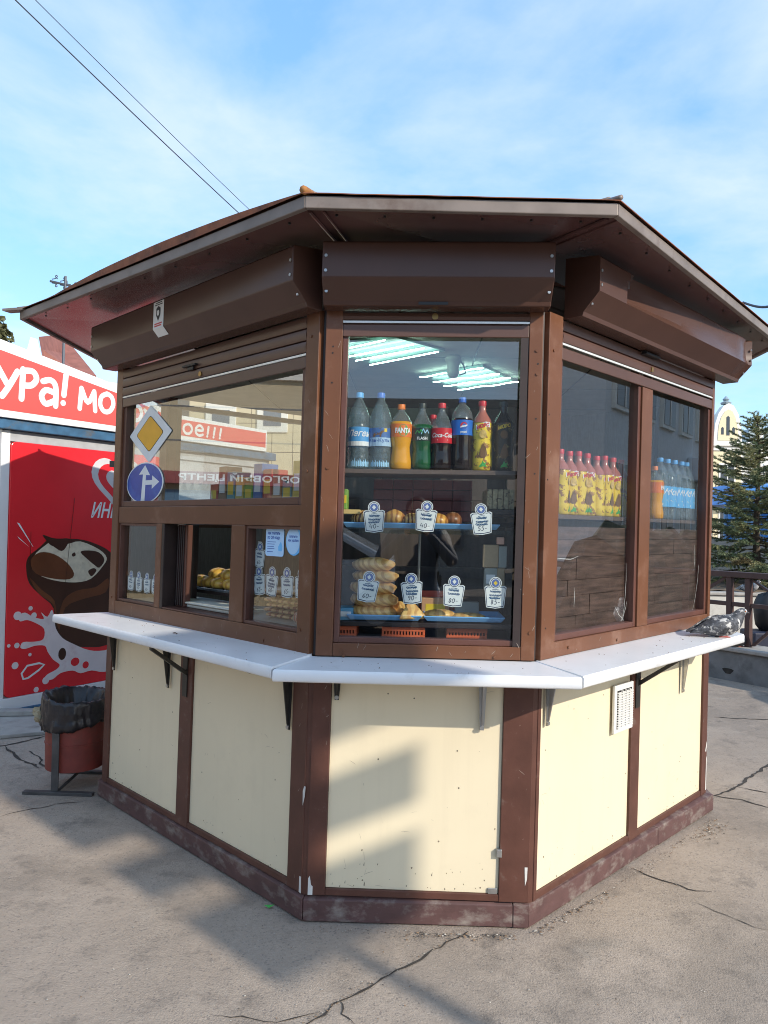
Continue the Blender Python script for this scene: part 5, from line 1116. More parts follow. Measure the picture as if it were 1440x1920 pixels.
for j, (r, z, am) in enumerate(rows):
    for i in range(K):
        a = 2*math.pi*i/K; sl = .020*math.cos(a-2.6); jj = max(0, j-6)/8; hang = (.048*math.cos(a+2.2)-.025)*jj
        n = mnoise.noise(Vector((math.cos(a)*4.2, math.sin(a)*4.2, j*.25)))+.8*mnoise.noise(Vector((math.cos(a)*9, math.sin(a)*9, j*.45)))+.6*mnoise.noise(Vector((math.cos(a)*19, math.sin(a)*19, j*.8)))
        rr = r+am*.0105*n; vs.append((bx_+rr*math.cos(a), by_+rr*math.sin(a), z+.035+sl*(.3+am*.4)-hang+am*.013*(mnoise.noise(Vector((math.cos(a)*6, math.sin(a)*6, 9+j*.5)))+.6*mnoise.noise(Vector((math.cos(a)*15, math.sin(a)*15, 9+j))))))
for j in range(len(rows)-1):
    for i in range(K): fs.append((j*K+i, j*K+(i+1) % K, (j+1)*K+(i+1) % K, (j+1)*K+i))
o = G().add(vs, fs).build('bag', BAGM, BIN, recalc=False); md = o.modifiers.new('s', 'SOLIDIFY'); md.thickness = .002
for p_ in o.data.polygons: p_.use_smooth = True
G().lathe([(.0, .34), (.125, .345), (.13, .35)], 20, (bx_, by_, 0)).build('bag_bottom', BAGM, BIN)
rg = [(bx_-.175+.03*math.cos(a)*(1+.5*mnoise.noise(Vector((a, 3, 1)))), by_-.055+.03*math.sin(a)) for a in [i*.7 for i in range(9)]]
f = lambda a, ph: 1+.6*mnoise.noise(Vector((math.cos(a)*3, math.sin(a)*3, ph*2)))
o = G().ball((bx_-.165, by_-.06, .405), .055, .03, .042, 14, 9, f).build('paper_rag', mat('old_paper', (.30, .25, .16), .8, var=.2), None); tag(o, 'crumpled yellowish paper caught on the left rim of the litter bin', 'paper')

# ------------------------------------------------------------------ right side: planter wall, railing, raised bed
W0 = Vector((3.09, 5.2, 0)); We = Vector((.59, -.807, 0)).normalized(); Wn = Vector((We.y, -We.x, 0))
WTf = lambda u, d, z: W0+We*u+Wn*d+Vector((0, 0, z))
OLDC = mat('old_concrete', (.20, .20, .195), .9, var=.25, scale=5, bump=.5, bscale=25, col2=(.09, .085, .08), c2pos=(.5, .72), c2scale=4)
PW = thing('planter_wall', 'low grey weathered concrete wall under the brown railing', 'wall', WTf(0, -.2, 0))
G(WTf).box(-3.5, 5, -.35, .0, -.02, .30).build('wall', OLDC, PW, bevel=.02); G(WTf).box(-3.5, 5, -.38, .03, .3005, .345).build('coping', CONC, PW, bevel=.012)
f = lambda a, ph: 1+.4*mnoise.noise(Vector((math.cos(a)*2, math.sin(a)*2, ph*2)))
p = on_plane((1365, 1258), W0, Wn); G().add([(p+We*(.055*math.cos(a)*(1+.3*math.sin(a*3)))+Vector((0, 0, .035*math.sin(a)*(1+.2*math.cos(a*2))))+Wn*.003) for a in [i*.45 for i in range(14)]], [tuple(range(14))]).build('hole', CRACK, PW, recalc=False)
RAILM = mat('railing_brown', (.085, .048, .042), .5, var=.15, scale=8)
RL = thing('railing', 'brown timber railing with diagonal braces on the low grey wall', 'railing', WTf(0, -.17, .345))
def Wu(px, d=-.17): p = on_plane(px, WTf(0, d, 0), Wn); return (p-W0).dot(We), p.z
zt = Wu((1372, 1073))[1]; posts = [Wu((1369, 1100))[0], Wu((1404, 1100))[0]]; dpx = 1.05
ps = sorted([posts[0]-2.1, posts[0]-1.05, posts[0]-.5, posts[0], posts[1], posts[1]+1.0, posts[1]+1.6, posts[1]+2.6])
for u in ps: G(WTf).box(u-.028, u+.028, -.20, -.14, .3455, zt-.05).build('post', RAILM, RL, bevel=.004)
G(WTf).box(-3, 4.5, -.215, -.125, zt-.0495, zt+.01).build('top_rail', RAILM, RL, bevel=.005); zm = Wu((1440, 1139))[1]
for a, b in zip(ps[:-1], ps[1:]):
    G(WTf).box(a+.0285, b-.0285, -.19, -.15, zm-.022, zm+.022).build('mid_rail', RAILM, RL, bevel=.003)
    if b-a > .6:
        for (ua, za, ub, zb) in ((a+.03, .36, a+.42, zm-.03), (a+.03, zt-.07, a+.40, zm+.04)):
            G(WTf).hexa([(ua, -.185, za), (ua+.04, -.185, za), (ub+.04, -.185, zb), (ub, -.185, zb), (ua, -.155, za), (ua+.04, -.155, za), (ub+.04, -.155, zb), (ub, -.155, zb)]).build('brace', RAILM, RL)
G(WTf).hexa([(posts[0]-.03-.30, -.185, zm+.12), (posts[0]-.03-.26, -.185, zm+.10), (posts[0]-.03, -.185, zt-.06), (posts[0]-.06, -.185, zt-.05), (posts[0]-.33, -.155, zm+.12), (posts[0]-.29, -.155, zm+.10), (posts[0]-.03, -.155, zt-.06), (posts[0]-.06, -.155, zt-.05)]).build('brace', RAILM, RL)
SOIL = mat('bare_soil', (.19, .14, .095), .95, var=.35, scale=6, bump=.6, bscale=20, col2=(.10, .075, .05), c2pos=(.5, .7), c2scale=9)
BW = thing('bed_wall', 'pale plastered wall of the raised bed behind the railing', 'wall', (5, 7.3, 0)); PLS = mat('pale_plaster', (.55, .53, .48), .85, var=.15, scale=3, bump=.2, col2=(.36, .33, .28), c2pos=(.55, .75), c2scale=4)
G().box(2.2, 14, 7.15, 7.30, -.02, .70).build('wall', PLS, BW, bevel=.01); G().box(2.2, 14, 7.12, 7.33, .7005, .74).build('coping', CONC, BW, bevel=.01)
vs = [(2.2+.6*i, 7.33+.5*j, .70+.05*j+.08*mnoise.noise(Vector((i*.5, j*.6, 4)))) for i in range(21) for j in range(14)]
o = G().add(vs, [(i*14+j, (i+1)*14+j, (i+1)*14+j+1, i*14+j+1) for i in range(20) for j in range(13)]).build('flower_bed', SOIL, None, smooth=True); o['kind'] = 'structure'
G().box(2.2, 14, 7.331, 13.8, -.02, .52).build('bed_fill', SOIL, BW)

# ------------------------------------------------------------------ spruce
NEED = [mat('spruce_needles', (.15, .19, .095), .6, var=.3, scale=9), mat('spruce_needles_light', (.26, .26, .12), .6, var=.3, scale=9), mat('spruce_needles_dry', (.13, .10, .04), .7, var=.3, scale=9)]; BARK = mat('spruce_bark', (.10, .075, .055), .9, var=.3, bump=.6, bscale=40)
sp = at((1419, 1050), 11.0); SPX, SPY = sp.x, sp.y
SPR = thing('spruce', 'young green spruce behind the brown railing at the right edge', 'tree', (SPX, SPY, .74))
topz = at((1424, 776), 11).z; rng = random.Random(21)
tr = [(SPX+.02*math.sin(z*3), SPY+.02*math.cos(z*2), z) for z in [.72+(topz-.72)*i/10 for i in range(11)]]
G().tube(tr, [.062*(1-i/10.6)+.004 for i in range(11)], 8).build('trunk', BARK, SPR, smooth=True)
nv, nf, nm = [], [], []; bt = G()
def needle(p, d, l, m):
    w = d.orthogonal().normalized(); w = (w*math.cos(rng.random()*6.28)+d.cross(w)*math.sin(rng.random()*6.28)).normalized()*.0042; o_ = len(nv)
    nv.extend([tuple(p+w), tuple(p-w), tuple(p+d*l)]); nf.append((o_, o_+1, o_+2)); nm.append(m)
def twig(p, d, L_, thick, m):
    n = max(7, int(L_/.0066)); q = p
    for i in range(n):
        t = i/n; q = p+d*(L_*t)+Vector((0, 0, -.10*L_*t*t))
        for k in range(4):
            a = rng.random()*6.28; o_ = d.orthogonal().normalized(); side = o_*math.cos(a)+d.cross(o_)*math.sin(a); needle(q, (d*.75+side).normalized(), .022+rng.random()*.016, m)
    needle(p+d*L_, d, .03, m)
z = .80; HT = topz-.72
while z < topz-.06:
    t = (z-.72)/HT; L0 = .12+1.25*(1-t)**.85; nb = 8 if t < .85 else 5; off = rng.random()*6
    for b in range(nb):
        if rng.random() < .10: continue
        a = off+6.283*b/nb+rng.uniform(-.25, .25); L_ = L0*rng.uniform(.70, 1.1); up = .55*t-.12+rng.uniform(-.1, .12); d = Vector((math.cos(a), math.sin(a), up)).normalized(); p0 = Vector((SPX, SPY, z+rng.uniform(-.03, .03)))
        mm = 0 if rng.random() < .62 else (1 if rng.random() < .8 else 2); pts = []; K = max(4, int(L_/.075))
        for i in range(K+1):
            s = i/K; pts.append(p0+d*(L_*s)+Vector((0, 0, -.16*L_*s+.20*L_*s*s)))
        bt.tube(pts, [.011*(1-.8*i/K)*(.5+.7*(1-t)) for i in range(K+1)], 4)
        for i in range(1, K+1):
            dd = (pts[i]-pts[i-1]).normalized(); side = dd.cross(Vector((0, 0, 1))).normalized(); s = i/K
            if i > K*.18: twig(pts[i-1], dd, (pts[i]-pts[i-1]).length*1.1, 0, mm)
            for sg in (-1, 1):
                if s > .15 and rng.random() < .74: twig(pts[i], (dd*.75+side*sg*.8+Vector((0, 0, rng.uniform(-.25, .1)))).normalized(), (.05+.24*L_*(1-.65*s))*rng.uniform(.6, 1.1), 0, mm if rng.random() < .8 else 1)
    z += .066+.034*(1-t)
for a in range(6): twig(Vector((SPX, SPY, topz-.10)), Vector((math.cos(a)*.6, math.sin(a)*.6, .9)).normalized(), .10, 0, 1)
twig(Vector((SPX, SPY, topz-.08)), Vector((0, 0, 1)), .13, 0, 1)
bt.build('branches', BARK, SPR, kind='stuff')
me = bpy.data.meshes.new('crown'); me.from_pydata(nv, [], nf); [me.materials.append(m) for m in NEED]; me.polygons.foreach_set('material_index', nm); o = bpy.data.objects.new('crown', me); COL.objects.link(o); o.parent = SPR; o.matrix_parent_inverse = Matrix.Translation(-SPR.location); o['kind'] = 'stuff'

# ------------------------------------------------------------------ baroque house, blue market stall
YEL = mat('yellow_plaster', (.74, .64, .42), .8, var=.06); CRW = mat('white_plaster', (.80, .77, .70), .8, var=.05); ZINC = mat('zinc_roof', (.33, .40, .43), .45, .3, var=.1); DWIN = mat('dark_window', (.05, .06, .07), .15)
HB = thing('baroque_house', 'white and yellow old house with a rounded gable far behind the spruce', 'building', (21, 46, 0)); BY = 42.7
G().box(15.0, 28, BY, 52, 0, 6.6).build('wall', CRW, HB); G().box(14.9, 28.1, BY-.25, BY-.001, 6.601, 6.85).build('cornice', CRW, HB, bevel=.05); G().box(14.95, 28.05, BY-.12, BY-.0015, 6.35, 6.60).build('cornice', CRW, HB, bevel=.03)
gb = [(17.45+.02, 6.8505), (17.55, 7.9), (17.75, 8.55), (18.05, 9.0), (18.35, 9.15), (18.65, 9.0), (18.92, 8.5), (19.08, 7.8), (19.13, 6.8505)]
G().prism(gb, BY-.1, BY+.5).build('gable', CRW, HB, bevel=.02); G().prism([(18.3+(x-18.3)*.72, 6.95+(z-6.85)*.80) for x, z in gb], BY-.13, BY-.101).build('gable_field', YEL, HB)
for x, z0, z1, w in ((18.3, 7.25, 8.4, .09), (17.98, 7.3, 7.75, .07), (18.62, 7.3, 7.75, .07)): G().prism([(x-w, z0), (x+w, z0), (x+w, z1-.08), (x, z1), (x-w, z1-.08)], BY-.15, BY-.131).build('gable_window', DWIN, HB)
G().lathe([(.28, 0), (.32, .1), (.12, .2), (.2, .3), (.02, .5)], 10, (18.3, BY+.2, 9.12)).build('finial', ZINC, HB)
G().prism([(15.5, 6.86), (17.4, 6.86), (17.3, 8.3), (16.2, 8.6)], BY+.4, BY+4).build('dome_roof', ZINC, HB, bevel=.1); G().prism([(19.3, 6.86), (27.5, 6.86), (26.5, 7.7), (20.0, 7.8)], BY+.6, BY+7).build('roof', ZINC, HB)
for x in (20.2, 22.4, 24.6, 26.8): G().lathe([(.2, 0), (.14, .2), (.22, .45), (.16, .75), (.03, 1.0)], 10, (x, BY+.1, 6.851)).build('urn', CRW, HB)
for x in (16.3, 18.3, 20.9, 23.1, 25.3):
    G().box(x-.8, x+.8, BY-.05, BY-.002, .4, 6.3).build('wall_field', YEL if x in (18.3, 25.3) else CRW, HB)
    for z0, z1 in ((.8, 2.8), (3.6, 5.6)):
        w_ = G().box(x-.48, x+.48, BY-.09, BY-.051, z0, z1).build('window', CRW, HB); G().box(x-.38, x+.38, BY-.11, BY-.091, z0+.1, z1-.1).build('pane', DWIN, w_); G().box(x-.03, x+.03, BY-.125, BY-.111, z0+.1, z1-.1).build('glazing_bar', CRW, w_)
bal = G().box(17.3, 19.3, BY-.9, BY-.126, 3.3, 3.45).build('balcony', CRW, HB)
for i in range(11): G().box(17.32+i*.19, 17.36+i*.19, BY-.88, BY-.84, 3.451, 4.3).build('baluster', DSTEEL, bal)
G().box(17.3, 19.3, BY-.89, BY-.83, 4.301, 4.36).build('handrail', DSTEEL, bal)
BLUT = mat('blue_tarp', (.06, .26, .66), .45, var=.2, scale=3, bump=.3, bscale=4); BLUT2 = mat('pale_tarp', (.25, .42, .62), .5, var=.15)
ST = thing('market_stall', 'blue tarpaulin market stall behind the spruce', 'stall', (10, 17, 0))
G().prism([(7.5, 2.2), (14, 2.2), (13.5, 2.75), (8, 2.75)], 16, 19).build('canopy', BLUT, ST, bevel=.05)
for i in range(7):
    x = 7.6+i*.9; G().box(x, x+.88, 16.2, 16.25, .75 if i % 3 == 0 else 1.2, 2.2).build('side_cloth', BLUT if i % 2 else BLUT2, ST)
for x in (7.7, 9.3, 11.0, 12.6): G().cyl((x, 16.1, 0), (x, 16.1, 2.19), .05).build('pole', BLUT, ST)
G().box(7.8, 13.5, 16.4, 17.2, .3, 1.1).build('table', mat('stall_goods', (.25, .13, .09), .7, var=.5, scale=2, col2=(.5, .45, .4), c2pos=(.5, .6), c2scale=3), ST)
# dark bag behind the railing
f = lambda a, ph: 1+.18*mnoise.noise(Vector((math.cos(a)*2.2, math.sin(a)*2.2, ph*2)))
p = at((1441, 1152), 8.9); o = G().ball((p.x, p.y, p.z+.02), .17, .17, .24, 16, 10, f).build('dark_bag', BAGM, None, smooth=True); o.data.materials[0] = mat('bag_black', (.010, .010, .012), .6, bump=.4, bscale=20); tag(o, 'bulging black bag standing behind the railing at the right edge', 'bag')
p2 = Vector((p.x, p.y, 0)); o = G().box(p.x-.25, p.x+.35, p.y-.2, p.y+.2, .0, p.z-.19).build('low_bench', mat('bench_navy', (.02, .025, .05), .6), None, bevel=.02); tag(o, 'dark navy box under the black bag behind the railing', 'box')

# ------------------------------------------------------------------ far left: house, tree, iron finial; wires
HS = thing('red_roof_house', 'far house with reddish roof and white gable above the red banner', 'house', (-14, 27, 0)); RT = mat('roof_red', (.26, .10, .075), .8, var=.2, scale=3); gy = 26.4
a, b, c_, d_ = at((40, 668), 30), at((57, 632), 30), at((74, 672), 30), at((104, 628), 33)
G().slab([(a.x-.2, a.y), (c_.x, c_.y), (c_.x+6, c_.y+6), (a.x+5, a.y+7)], 0, a.z-.6).build('wall', CRW, HS)
G().add([tuple(a-Vector((0, 0, .6))), tuple(b), tuple(c_-Vector((0, 0, .6)))]+[tuple(v+Vector((.1, .35, 0))) for v in (a-Vector((0, 0, .6)), b, c_-Vector((0, 0, .6)))], [(0, 2, 1), (3, 4, 5), (0, 1, 4, 3), (1, 2, 5, 4), (2, 0, 3, 5)]).build('gable', CRW, HS)
e_ = at((180, 690), 32); q = at((128, 640), 35)
G().add([tuple(b+Vector((.15, .36, .1))), tuple(d_), tuple(q), tuple(e_-Vector((0, 0, .3))), tuple(c_+Vector((.1, .36, -.7))), tuple(b+Vector((.15, .6, -.3))), tuple(d_+Vector((0, .6, -.5))), tuple(q+Vector((0, .6, -.5))), tuple(e_+Vector((0, .6, -.9))), tuple(c_+Vector((.1, .9, -1.2)))],
        [(0, 1, 2, 3, 4), (9, 8, 7, 6, 5), (0, 5, 6, 1), (1, 6, 7, 2), (2, 7, 8, 3), (3, 8, 9, 4), (4, 9, 5, 0)]).build('roof', RT, HS)
LEAF = mat('autumn_leaves', (.10, .10, .04), .7, var=.4, scale=3)
def leafy(name, label, c, r, trunk, n, seed, m):
    t = thing(name, label, 'tree', trunk); rng = random.Random(seed); G().tube([trunk, (c[0], c[1], c[2])], [.16, .06], 7).build('trunk', BARK, t); V, F_ = [], []
    for i in range(n):
        v = Vector((rng.gauss(0, 1), rng.gauss(0, 1), rng.gauss(0, 1))).normalized()*(rng.random()**.4); p = Vector(c)+Vector((v.x*r[0], v.y*r[1], v.z*r[2]))*(1+.3*mnoise.noise(v*2.3)); q = Vector((rng.gauss(0, 1), rng.gauss(0, 1), rng.gauss(0, 1))).normalized(); w = q.orthogonal().normalized()*.07; k = len(V); h = q.cross(w).normalized()*.1
        V += [tuple(p-w), tuple(p+h), tuple(p+w), tuple(p-h)]; F_.append((k, k+1, k+2, k+3))
    me = bpy.data.meshes.new('crown'); me.from_pydata(V, [], F_); me.materials.append(m); o = bpy.data.objects.new('crown', me); COL.objects.link(o); o.parent = t; o.matrix_parent_inverse = Matrix.Translation(-t.location); o['kind'] = 'stuff'; return t
p = at((-22, 640), 24); leafy('leafy_tree', 'olive leafed tree far off at the left edge above the banner', tuple(p), (.62, .6, .85), (p.x, p.y, 0), 2200, 4, LEAF)
IRON = mat('wrought_iron', (.10, .11, .13), .5, .4)
fn_ = thing('iron_finial', 'ornate iron cross with scrolls on a pole behind the kiosk roof', 'finial', at((123, 560), 20) - Vector((0, 0, at((123, 560), 20).z)))
c = at((122, 534), 20); top = at((123, 518), 20); G().tube([(c.x, c.y, 0), tuple(top)], .035).build('pole', IRON, fn_)
l, r_ = at((94, 527), 20), at((153, 541), 20); G().tube([tuple(l), tuple(r_)], .03).build('cross_arm', IRON, fn_)
for pp, s in ((l, 1), (r_, -1), (l.lerp(c, .55), 1), (c.lerp(r_, .45), -1)):
    for sg in (1, -1):
        pts = [(pp.x+s*(.05+.11*math.sin(i*.6)*(1-i/14)+.02*i), pp.y, pp.z+sg*(.03+.16*(1-math.cos(i*.6))*.5*(1-i/14)+.02)) for i in range(10)]; G().tube(pts, .013, 5).build('scroll', IRON, fn_)
WIRE = mat('wire_black', (.06, .07, .09), .6)
def wire(p0, d0, p1, d1, r, label, ext=.35):
    a, b = at(p0, d0), at(p1, d1); v = b-a; a2, b2 = a-v*ext, b+v*.8; pts = [a2.lerp(b2, i/14)-Vector((0, 0, .10*math.sin(math.pi*i/14))) for i in range(15)]; o = G().tube(pts, r, 6).build('overhead_wire', WIRE, None); tag(o, label, 'wire')
wire((35, 0), 12, (460, 403), 17, .0105, 'lower and thicker of the two overhead wires running down to the roof'); wire((72, 0), 13, (475, 393), 18.5, .007, 'upper and thinner of the two overhead wires above the kiosk')
wire((1393, 567), 12, (1440, 563), 11.6, .020, 'short dark cable at the right edge beside the eave', .0)

# ------------------------------------------------------------------ pigeons
PGR = mat('pigeon_grey', (.060, .063, .072), .6, var=.7, scale=60, bump=.6, bscale=110, col2=(.52, .51, .49), c2pos=(.56, .60), c2scale=22); PDK = mat('pigeon_dark', (.035, .036, .042), .55, var=.4, scale=30, col2=(.45, .44, .43), c2pos=(.63, .68), c2scale=24); PNK = mat('pigeon_feet', (.50, .11, .09), .6); PWH = mat('pigeon_white', (.42, .42, .42), .6, var=.4, scale=30, col2=(.05, .05, .055), c2pos=(.5, .56), c2scale=22); BEAK = mat('beak', (.07, .06, .06), .4)
def pigeon(label, loc, rz, m, mw, sc=1.0, dip=0.0):
    t = thing('pigeon', label, 'pigeon', (0, 0, 0), None)
    st = [(-.165, .030, .026, .003), (-.14, .034, .030, .005), (-.11, .043, .031, .011), (-.085, .053, .036, .022), (-.05, .064, .046, .037), (-.01, .072, .054, .047), (.03, .077, .054, .049), (.06, .085, .046, .046), (.082, .101-dip*.3, .035, .037), (.097, .120-dip*.6, .025, .028), (.108, .137-dip*.9, .0205, .023), (.122, .146-dip, .0195, .0195), (.135, .145-dip, .014, .014), (.142, .142-dip, .006, .006)]
    st = [(x, z-.020*min(1, max(0, (x+.17)/.1)), a*1.16, b*1.12) for x, z, a, b in st]; P = [Vector((x, 0, z)) for x, z, a, b in st]; n = 16; vs = []; fs = []
    for k, (x, z, a, b) in enumerate(st):
        tg = (P[min(k+1, len(P)-1)]-P[max(0, k-1)]).normalized(); up = Vector((-tg.z, 0, tg.x))
        for i in range(n): th = 6.2832*i/n; vs.append(P[k]+Vector((0, a*math.cos(th), 0))+up*(b*math.sin(th)))
    for k in range(len(st)-1):
        for i in range(n): fs.append((k*n+i, k*n+(i+1) % n, (k+1)*n+(i+1) % n, (k+1)*n+i))
    fs += [tuple(range(n)), tuple(range(len(st)*n-1, (len(st)-1)*n-1, -1))]
    G().add(vs, fs).build('body', m, t, smooth=True, sub=1)
    for s in (-1, 1):                                        # folded wings: long pointed shells on each side
        W_ = [(.062, .092, .006), (.05, .112, .018), (.02, .118, .022), (-.03, .108, .020), (-.08, .086, .014), (-.125, .062, .008), (-.158, .046, .003)]; L_ = [(.060, .074), (.04, .050), (.0, .040), (-.045, .042), (-.09, .046), (-.13, .042), (-.160, .040)]; vs = []; K = len(W_)
        for (x, zt_, b), (x2, zb) in zip(W_, L_):
            for j in range(5):
                q = j/4; zz2 = zt_+(zb-zt_)*q; wd = (.046+.016*math.sin(math.pi*q))*max(.28, 1-max(0, -x-.01)*5.0) if x < .03 else (.040+.018*math.sin(math.pi*q))*(1-.25*max(0, x-.03)/.03); vs.append((x+(x2-x)*q, s*wd*1.16, zz2-.016))
        G().add(vs, [(i*5+j, (i+1)*5+j, (i+1)*5+j+1, i*5+j+1) for i in range(K-1) for j in range(4)]).build('wing', mw, t, smooth=True).modifiers.new('s', 'SOLIDIFY').thickness = .004
        G().ball((.124, s*.0215, .129-dip), .0035, .002, .0035, 8, 6).build('eye', mat('eye_orange', (.45, .12, .02), .2), t, smooth=True)
        lg = G().tube([(.012, s*.02, .030), (.018, s*.02, .016), (.016, s*.02, .004)], .0045, 6).build('leg', PNK, t)
        for a in (-.5, 0, .5, 3.14): G().tube([(.016, s*.02, .0045), (.016+.028*math.cos(a), s*.02+.028*math.sin(a), .003)], [.004, .002], 5).build('toe', PNK, lg)
    bk = G().lathe([(.0055, 0), (.005, .006), (.0035, .014), (.0008, .021)], 8).build('beak', BEAK, t, smooth=True); bk.matrix_parent_inverse = Matrix.Identity(4); bk.rotation_euler = (0, rad(105), 0); bk.location = (.139, 0, .1235-dip)
    t.location = loc; t.rotation_euler = (0, 0, rz); t.scale = (sc,)*3; return t
pp = gpt((1350, 1193), 1.008); pigeon('grey mottled pigeon standing on the right end of the white counter', (pp.x, pp.y+.01, 1.0035), rad(8), PGR, PGR, .98)
p = on_plane((1384, 1216), WTf(0, -.1, 0), Wn); pigeon('dark pigeon bending down on the low wall behind the counter end', (p.x, p.y, .3455), rad(20), PDK, PDK, .98, .07)
p = at((1388, 1113), 10.2); pigeon('white and grey pigeon on the raised bed wall seen through the railing', (p.x, 7.22, .7405), rad(-60), PWH, PWH, 1.15)

# ------------------------------------------------------------------ behind the camera, seen in the panes or by its shadow
D_ = 7.0; hx = Vector((math.sin(SUN_AZ), -math.cos(SUN_AZ), 0)); tx = Vector((math.cos(SUN_AZ), math.sin(SUN_AZ), 0))
SGN = thing('sign_pole', 'tall steel pole with three rectangular boards behind the photographer', 'sign pole', hx*D_-tx*.30)
ST_ = lambda u, d, z: hx*(D_+d)+tx*u+Vector((0, 0, z)); dz = (D_-10)*math.tan(SUN_EL)
G(ST_).cyl((-.30, .06, 0), (-.30, .06, 7.1+dz), .04, n=12).build('pole', STEEL, SGN)
for z0, z1 in ((5.46, 5.79), (5.90, 6.12), (6.25, 7.08)): G(ST_).box(-.61, .01, -.01, .01, z0+dz, z1+dz).build('board', SGB, SGN, bevel=.005)
# beige clad house added behind the kiosk to stand for a pane reflection, and a shopping arcade to the left
TAN = mat('tan_cladding', (.60, .50, .33), .7, var=.06, scale=3); TAN2 = mat('pale_cladding', (.62, .58, .47), .7, var=.05); GREYW = mat('grey_wall', (.20, .20, .20), .8, var=.1)
TB = thing('beige_reflection_stand_in', 'beige panelled building with small square windows added in place of a left pane reflection', 'building', (-4, 24, 0))
def clad(x0, x1, y, z0, z1, nx, nz, m, par):
    for i in range(nx):
        for j in range(nz):
            a, b = x0+(x1-x0)*i/nx, x0+(x1-x0)*(i+1)/nx; c, d = z0+(z1-z0)*j/nz, z0+(z1-z0)*(j+1)/nz; G().box(a+.012, b-.012, y-.03, y-.001, c+.012, d-.012).build('panel', m, par)
bl_, br_ = at((352, 900), 27), at((640, 900), 27)
G().box(bl_.x, br_.x+6, bl_.y, bl_.y+8, 0, 8.3).build('wall', GREYW, TB); clad(bl_.x, br_.x+2, bl_.y, 0, 6.1, 10, 6, TAN, TB); clad(bl_.x, br_.x+2, bl_.y, 6.1, 8.3, 10, 2, TAN2, TB)
for px in (415, 512):
    p = at((px, 783), 27); w_ = G().box(p.x-.55, p.x+.55, bl_.y-.10, bl_.y-.0305, p.z-.55, p.z+.5).build('window', CRW, TB, bevel=.03); G().box(p.x-.30, p.x+.32, bl_.y-.12, bl_.y-.101, p.z-.32, p.z+.25).build('pane', mat('window_blue', (.05, .10, .16), .1), w_)
gl_ = at((240, 900), 27); o = G().box(gl_.x+.6, bl_.x-.05, bl_.y+1, bl_.y+6, 0, 6.6).build('grey_sky_blocker', GREYW, None); tag(o, 'plain grey wall added behind the kiosk to keep bright sky out of the left pane', 'building')  # added behind the kiosk to block bright sky in the left pane
ML = thing('shopping_arcade', 'beige shopping arcade with red sign band, out to the left', 'building', (-14, 2, 0)); ax_ = -13.0
G().box(-22, ax_, -7, 11.5, 0, 6.4).build('wall', TAN, ML)
for y in (-4.5, -1.5, 1.5, 4.5, 7.5):
    w_ = G().box(ax_+.001, ax_+.12, y-.6, y+.6, 4.6, 5.8).build('window', CRW, ML); G().box(ax_+.1205, ax_+.14, y-.36, y+.36, 4.82, 5.58).build('pane', MATS['window_blue'], w_)
for z in (1.0, 2, 3.3, 4, 5, 6): G().box(ax_+.0005, ax_+.004, -7, 11.5, z, z+.03).build('joint', GREYW, ML)
sb = G().box(ax_+.001, ax_+.35, -6.5, 11, 2.42, 2.66).build('sign_band', mat('band_red', (.32, .09, .09), .5), ML)
g = G(lambda u, d, z: Vector((ax_+.352+d, u, z))); put_text(g, 'ТОРГОВЫЙ ЦЕНТР', 2.3, 2.49, .004, .17, bold=.03, width=2.6); g.build('lettering', P_WHITE, sb, recalc=False)
cols = [DWIN, GREYW, mat('shop_grey', (.22, .24, .26), .5), mat('shop_tan', (.28, .22, .16), .5), DWIN, mat('shop_blue', (.10, .20, .32), .5), mat('shop_green', (.14, .20, .08), .5), GREYW]; rng = random.Random(2)
for i in range(17): y = -6.3+i*1.03; G().box(ax_+.001, ax_+.10, y, y+.95, .25, 2.3).build('shop_window', cols[(i*5) % 8], ML)
# grey office block to the right, in its own shade
GB0 = Vector((8.6, 2.6, 0)); GBe = Vector((.755, .656, 0)); GBn = Vector((-GBe.y, GBe.x, 0)); GT = lambda u, d, z: GB0+GBe*u+GBn*d+Vector((0, 0, z))
GBT = thing('office_block', 'grey office block with window rows and air conditioners, out to the right', 'building', (13, 6, 0)); OFF = mat('office_grey', (.68, .68, .67), .8, var=.08)
G(GT).box(2.5, 17, -4, 0, 0, 8.2).build('wall', OFF, GBT)
for k in range(9):
    for z0 in (1.0, 3.6, 6.0):
        u = 3.3+k*1.5; w_ = G(GT).box(u-.5, u+.5, .001, .08, z0, z0+1.7).build('window', CRW, GBT); G(GT).box(u-.43, u+.43, .0805, .09, z0+.07, z0+1.63).build('pane', DWIN, w_); G(GT).box(u-.03, u+.03, .0905, .1, z0+.07, z0+1.63).build('glazing_bar', CRW, w_)
for u, z, lb in ((4.05, 5.2, 'leftmost'), (7.0, 5.15, 'second from left'), (8.5, 2.6, 'lower'), (11.6, 5.2, 'rightmost')):
    a = thing('air_conditioner', f'white air conditioner box on the grey office block, the {lb} one', 'air conditioner', GT(u, .2, z), 'air conditioners on the office block'); G(GT).box(u-.4, u+.4, .02, .32, z, z+.55).build('casing', WHITE, a, bevel=.02); G(GT).cyl((u-.1, .321, z+.28), (u-.1, .33, z+.28), .2, n=16).build('fan_grille', GREYW, a)
